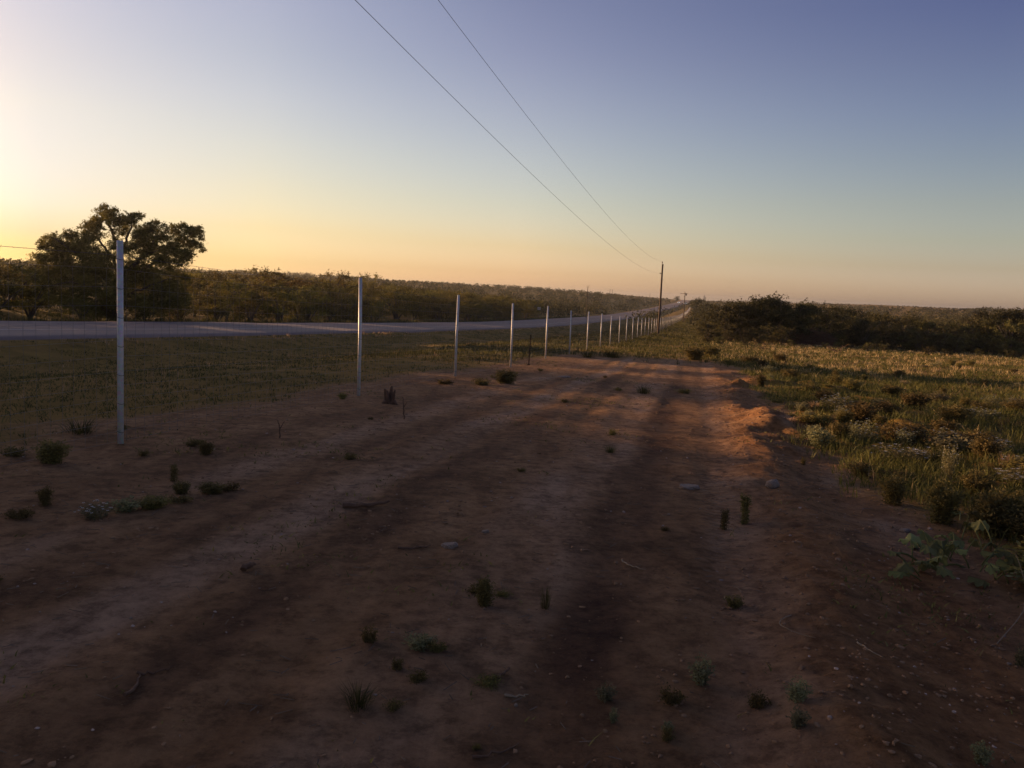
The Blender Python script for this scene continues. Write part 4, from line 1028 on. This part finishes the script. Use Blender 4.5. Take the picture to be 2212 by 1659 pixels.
def branch(px, py, wpx, hpx, label, n=26, name='dead_branch'):
    p, mpp = on(px, py); B = Buf(); W_, H_ = wpx*mpp, hpx*mpp
    for k in range(n):
        a = rw.uniform(0, 2*PI); L_ = W_*rw.uniform(.3, .6); z1 = H_*rw.uniform(.2, 1.0)
        st = np.array([rw.normal(0, W_*.12), rw.normal(0, W_*.12), rw.uniform(0, H_*.2)]); en = st+np.array([math.cos(a)*L_, math.sin(a)*L_, z1])
        u = np.linspace(0, 1, 5)[:, None]; add_tube(B, st+(en-st)*u+rw.normal(0, W_*.02, (5, 3)), np.linspace(.035, .008, 5)*max(.5, min(W_/3, 1.3)), 5)
    return tag(B.build(name, MAT_DEAD, loc=p), label, 'branch')
branch(1812, 762, 60, 20, 'fallen dead mesquite branch lying in the sunlit grass', 12)
branch(1645, 755, 46, 20, 'broken dead branch with dark clods at the left of the sunlit grass', 12)
branch(1598, 782, 24, 16, 'small dead twig sticking up beside the dark low bush', 5)
branch(1700, 742, 34, 16, 'dead limb at the left foot of the dark brush pile', 10)
p, mpp = on(1755, 745); B = Buf(); W_ = 135*mpp; H_ = 36*mpp
for k in range(1100):
    r_ = rw.uniform(0, 1)**.6; a = rw.uniform(0, 6.28); c = np.array([math.cos(a)*r_*W_*.48, math.sin(a)*r_*W_*.3, H_*(1-r_**2)*rw.uniform(0, 1)]); d = unit(rw, 1)[0]*np.array([1, 1, .4])*rw.uniform(.3, .8)
    add_tube(B, [c-d, c+d], [rw.uniform(.01, .045), .006], 4, cap=False)
tag(B.build('brush_pile', MAT_DEAD, loc=p), 'wide reddish brown pile of cut dead brush in front of the green brush', 'brush pile')

# ------------------------------------------------------------------ scattered stuff
def scatter_lumps(name, n, s0, s1, t0, t1, sz0, sz1, mt_, label, dens=None, flat=.7):
    rng = np.random.default_rng(len(name)*7+n)
    s = s0*(s1/s0)**rng.uniform(0, 1, n); t = rng.uniform(t0, t1, n)
    if dens is not None:
        k = rng.uniform(0, 1, n) < dens(s, t); s, t = s[k], t[k]; n = len(s)
    x, y = st2xy(s, t); z = height(x, y)
    ico = np.array([(0, 0, 1), (.89, 0, .45), (.28, .85, .45), (-.72, .53, .45), (-.72, -.53, .45), (.28, -.85, .45), (.72, .53, -.45), (-.28, .85, -.45), (-.89, 0, -.45), (-.28, -.85, -.45), (.72, -.53, -.45), (0, 0, -1)])
    fc = np.array([(0, 1, 2), (0, 2, 3), (0, 3, 4), (0, 4, 5), (0, 5, 1), (1, 6, 2), (2, 7, 3), (3, 8, 4), (4, 9, 5), (5, 10, 1), (2, 6, 7), (3, 7, 8), (4, 8, 9), (5, 9, 10), (1, 10, 6), (11, 7, 6), (11, 8, 7), (11, 9, 8), (11, 10, 9), (11, 6, 10)])
    sz = (sz0+(sz1-sz0)*rng.uniform(0, 1, n)**3)*(.6+.4*np.minimum(s/8, 2.2))
    a = rng.uniform(0, 6.28, n); ca, sa = np.cos(a), np.sin(a)
    V_ = ico[None]*(1+rng.normal(0, .22, (n, 12, 1)))*(sz[:, None, None])*np.stack([rng.uniform(.7, 1.3, n), rng.uniform(.6, 1, n), rng.uniform(.35, flat, n)], 1)[:, None]
    V_ = np.stack([V_[..., 0]*ca[:, None]-V_[..., 1]*sa[:, None], V_[..., 0]*sa[:, None]+V_[..., 1]*ca[:, None], V_[..., 2]], -1)+np.stack([x, y, z+sz*.12], 1)[:, None]
    F_ = (fc[None]+12*np.arange(n)[:, None, None]).reshape(-1, 3)
    tag(mk(name, V_.reshape(-1, 3), F_, mt_), label, kind='stuff')
scatter_lumps('soil_clods', 42000, 2.4, 40, -6.5, 4.5, .003, .020, MAT_CLOD, 'crumbly red soil clods on the dirt and the berm', lambda s, t: np.clip(.15+1.1*np.exp(-((t-1.2)/.8)**2)+.5*fbm(s, t, 1.5, 3, 5), .02, 1))
scatter_lumps('crust_pieces', 9000, 2.4, 34, -6.3, 2.2, .006, .026, MAT_CLOD, 'broken flat pieces of dry soil crust along the wheel tracks', lambda s, t: np.clip(sstep(.0, .45, fbm(s*.4, t*1.4, .8, 4, 15))*(.15+np.exp(-((t+3.3)/.25)**2)+np.exp(-((t+2.0)/.25)**2)+.8*np.exp(-((t+.75)/.2)**2)), 0, 1), .45)
scatter_lumps('pebbles', 5200, 2.4, 30, -6.5, 5, .003, .016, MAT_PEB, 'pale pebbles strewn over the dirt', lambda s, t: np.clip(.25+.7*np.exp(-((t-1.1)/.7)**2)+.4*fbm(s, t, .9, 3, 6), .02, 1))
def litter():
    rng = np.random.default_rng(4); n = 9000; s = 2.4*(34/2.4)**rng.uniform(0, 1, n); t = rng.uniform(-6.8, 4.5, n)
    k = rng.uniform(0, 1, n) < np.clip(.35+.8*fbm(s, t, 1.1, 3, 71), .03, 1); s, t = s[k], t[k]; n = len(s)
    x, y = st2xy(s, t); z = height(x, y)+.006; a = rng.uniform(0, 6.28, n); L_ = rng.uniform(.02, .14, n)*rng.uniform(.4, 1, n)*(.6+.4*np.minimum(s/8, 2.2))
    d = np.stack([np.cos(a)*L_, np.sin(a)*L_, rng.uniform(-.05, .25, n)*L_], 1); c = np.stack([x, y, z], 1); B = Buf()
    line3(B, c-d*.5, c+d*.5, .0022); B.build
    o = B.build('twig_litter', MAT_DEAD if False else MAT_LITTER); tag(o, 'broken twigs and straw littering the dirt', kind='stuff')
MAT_LITTER = simple('litter', (0.0720, 0.0442, 0.0288), (0.2880, 0.2040, 0.1360), .8, .9)
litter()
def grass(name, mt_, n, sfun, dens, h0, h1, wd, label, seed, nb=5, lean=.5):
    rng = np.random.default_rng(seed); s, t = sfun(rng, n)
    k = rng.uniform(0, 1, n) < dens(s, t); s, t = s[k], t[k]; n = len(s)
    x, y = st2xy(s, t); s = np.repeat(s, nb); x = np.repeat(x, nb)+rng.normal(0, .05, n*nb)*(1+s*.01); y = np.repeat(y, nb)+rng.normal(0, .05, n*nb)*(1+s*.01)
    z = height(x, y); m_ = n*nb; a = rng.uniform(0, 6.28, m_); h = rng.uniform(h0, h1, m_)*np.repeat(rng.uniform(.5, 1.15, n), nb); le = h*rng.uniform(.05, lean, m_)
    w = wd*(1+s*.09)*rng.uniform(.6, 1.3, m_); b_ = rng.uniform(0, 6.28, m_)
    base = np.stack([x, y, z-.01], 1); sd = np.stack([np.cos(b_), np.sin(b_), 0*b_], 1)*w[:, None]*.5
    mid = base+np.stack([np.cos(a)*le*.4, np.sin(a)*le*.4, h*.62], 1); tip = base+np.stack([np.cos(a)*le, np.sin(a)*le, h], 1)
    V_ = np.stack([base-sd, base+sd, mid+sd*.75, mid-sd*.75, tip], 1).reshape(-1, 3); i = np.arange(m_)*5
    ti = np.clip(np.repeat(rng.uniform(0, 1, n), nb)+rng.normal(0, .15, m_), 0, 1)
    tag(mk(name, V_, [np.stack([i+3, i+2, i+4], 1), np.stack([i, i+1, i+2, i+3], 1)], mt_, tint=np.concatenate([ti, ti])), label, kind='stuff')
def field_s(rng, n):
    s = 2.4*(110/2.4)**(rng.uniform(0, 1, n)**.8); return s, 1.2+rng.uniform(0, 1, n)*(s*.56+1.2)
def track_end(rng, n):
    s = 28*(330/28)**rng.uniform(0, 1, n); return s, rng.uniform(-12, 5, n)
def verge_s(rng, n):
    s = 3*(200/3)**(rng.uniform(0, 1, n)**.8)-2; return s, -6.2-rng.uniform(0, 1, n)*13.6
def nodirt(s, t): return np.clip(1-dirtmask(s, t)*1.05, 0, 1)*sstep(-.35, .15, fbm(s, t, 1.6, 3, 88)+.15)
grass('field_grass', LF_GRASS, 42000, field_s, lambda s, t: nodirt(s, t), .04, .20, .0050, 'rough green grass covering the field right of the berm', 1, 6, 1.1)
grass('dry_field_grass', LF_DRY, 30000, field_s, lambda s, t: nodirt(s, t)*np.clip(.05+1.1*sstep(28, 50, s), 0, 1)*sstep(-.5, .3, fbm(s, t, 6, 3, 91)), .06, .26, .0035, 'dry straw coloured grass in the sunlit part of the field', 2, 5, 1.1)
grass('track_end_grass', LF_GRASS, 20000, track_end, lambda s, t: nodirt(s, t), .06, .24, .006, 'green grass growing where the dirt track ends', 3, 5)
grass('verge_grass', LF_GRASS, 30000, verge_s, lambda s, t: nodirt(s, t)*.9, .02, .085, .006, 'short mown grass on the verge between fence and road', 4, 6, 1.6)
grass('dry_verge_grass', LF_DRY, 16000, verge_s, lambda s, t: nodirt(s, t)*np.clip(.03+.8*np.exp(-((t+19.4)/.7)**2), 0, 1), .05, .2, .004, 'dry straw grass along the near road edge', 5, 5)
def dirt_s(rng, n):
    s = 2.6*(42/2.6)**rng.uniform(0, 1, n); return s, rng.uniform(-7, 2.2, n)
grass('seedlings', LF_WEED, 16000, dirt_s, lambda s, t: np.clip(sstep(.12, .5, fbm(s*.8, t, 1.3, 4, 131))*.9+.02, 0, 1)*(1-np.exp(-((t+.1)/.7)**2)*.8), .008, .045, .008, 'tiny seedlings and sprouts in patches on the bare dirt', 9, 4, 2.2)
def far_verge(rng, n): return 2+rng.uniform(0, 1, n)**1.4*260, -32.6-rng.uniform(0, 3.2, n)
grass('roadside_grass', LF_GRASS, 14000, far_verge, lambda s, t: 0*s+.8, .15, .55, .006, 'taller grass at the foot of the thicket beyond the road', 6, 5)

# remove the prototypes that were never placed on the ground
for nm in [o.name for o in col.objects if o.parent is None and o.location.z < -400]:
    o = bpy.data.objects[nm]
    for ch in [c.name for c in o.children_recursive]: bpy.data.objects.remove(bpy.data.objects[ch])
    bpy.data.objects.remove(bpy.data.objects[nm])

# ------------------------------------------------------------------ haze volume added to stand in for lens glare
B = Buf(); add_box(B, (0, 0, 0), (9800, 9800, 30)); hz = B.build('haze', [], loc=(0, 0, -.5))
hm_ = bpy.data.materials.new('glare_haze'); hm_.use_nodes = True; hn = hm_.node_tree; hn.nodes.clear()
hv = hn.nodes.new('ShaderNodeVolumePrincipled'); hv.inputs['Density'].default_value = .00014; hv.inputs['Color'].default_value = (.95, .92, .88, 1); hv.inputs['Anisotropy'].default_value = .75
ho = hn.nodes.new('ShaderNodeOutputMaterial'); hn.links.new(hv.outputs[0], ho.inputs['Volume'])
hz.data.materials.append(hm_); tag(hz, 'thin warm haze added over the road and brush in place of lens glare', kind='stuff')
sc.cycles.volume_bounces = 0; sc.cycles.volume_step_rate = 10
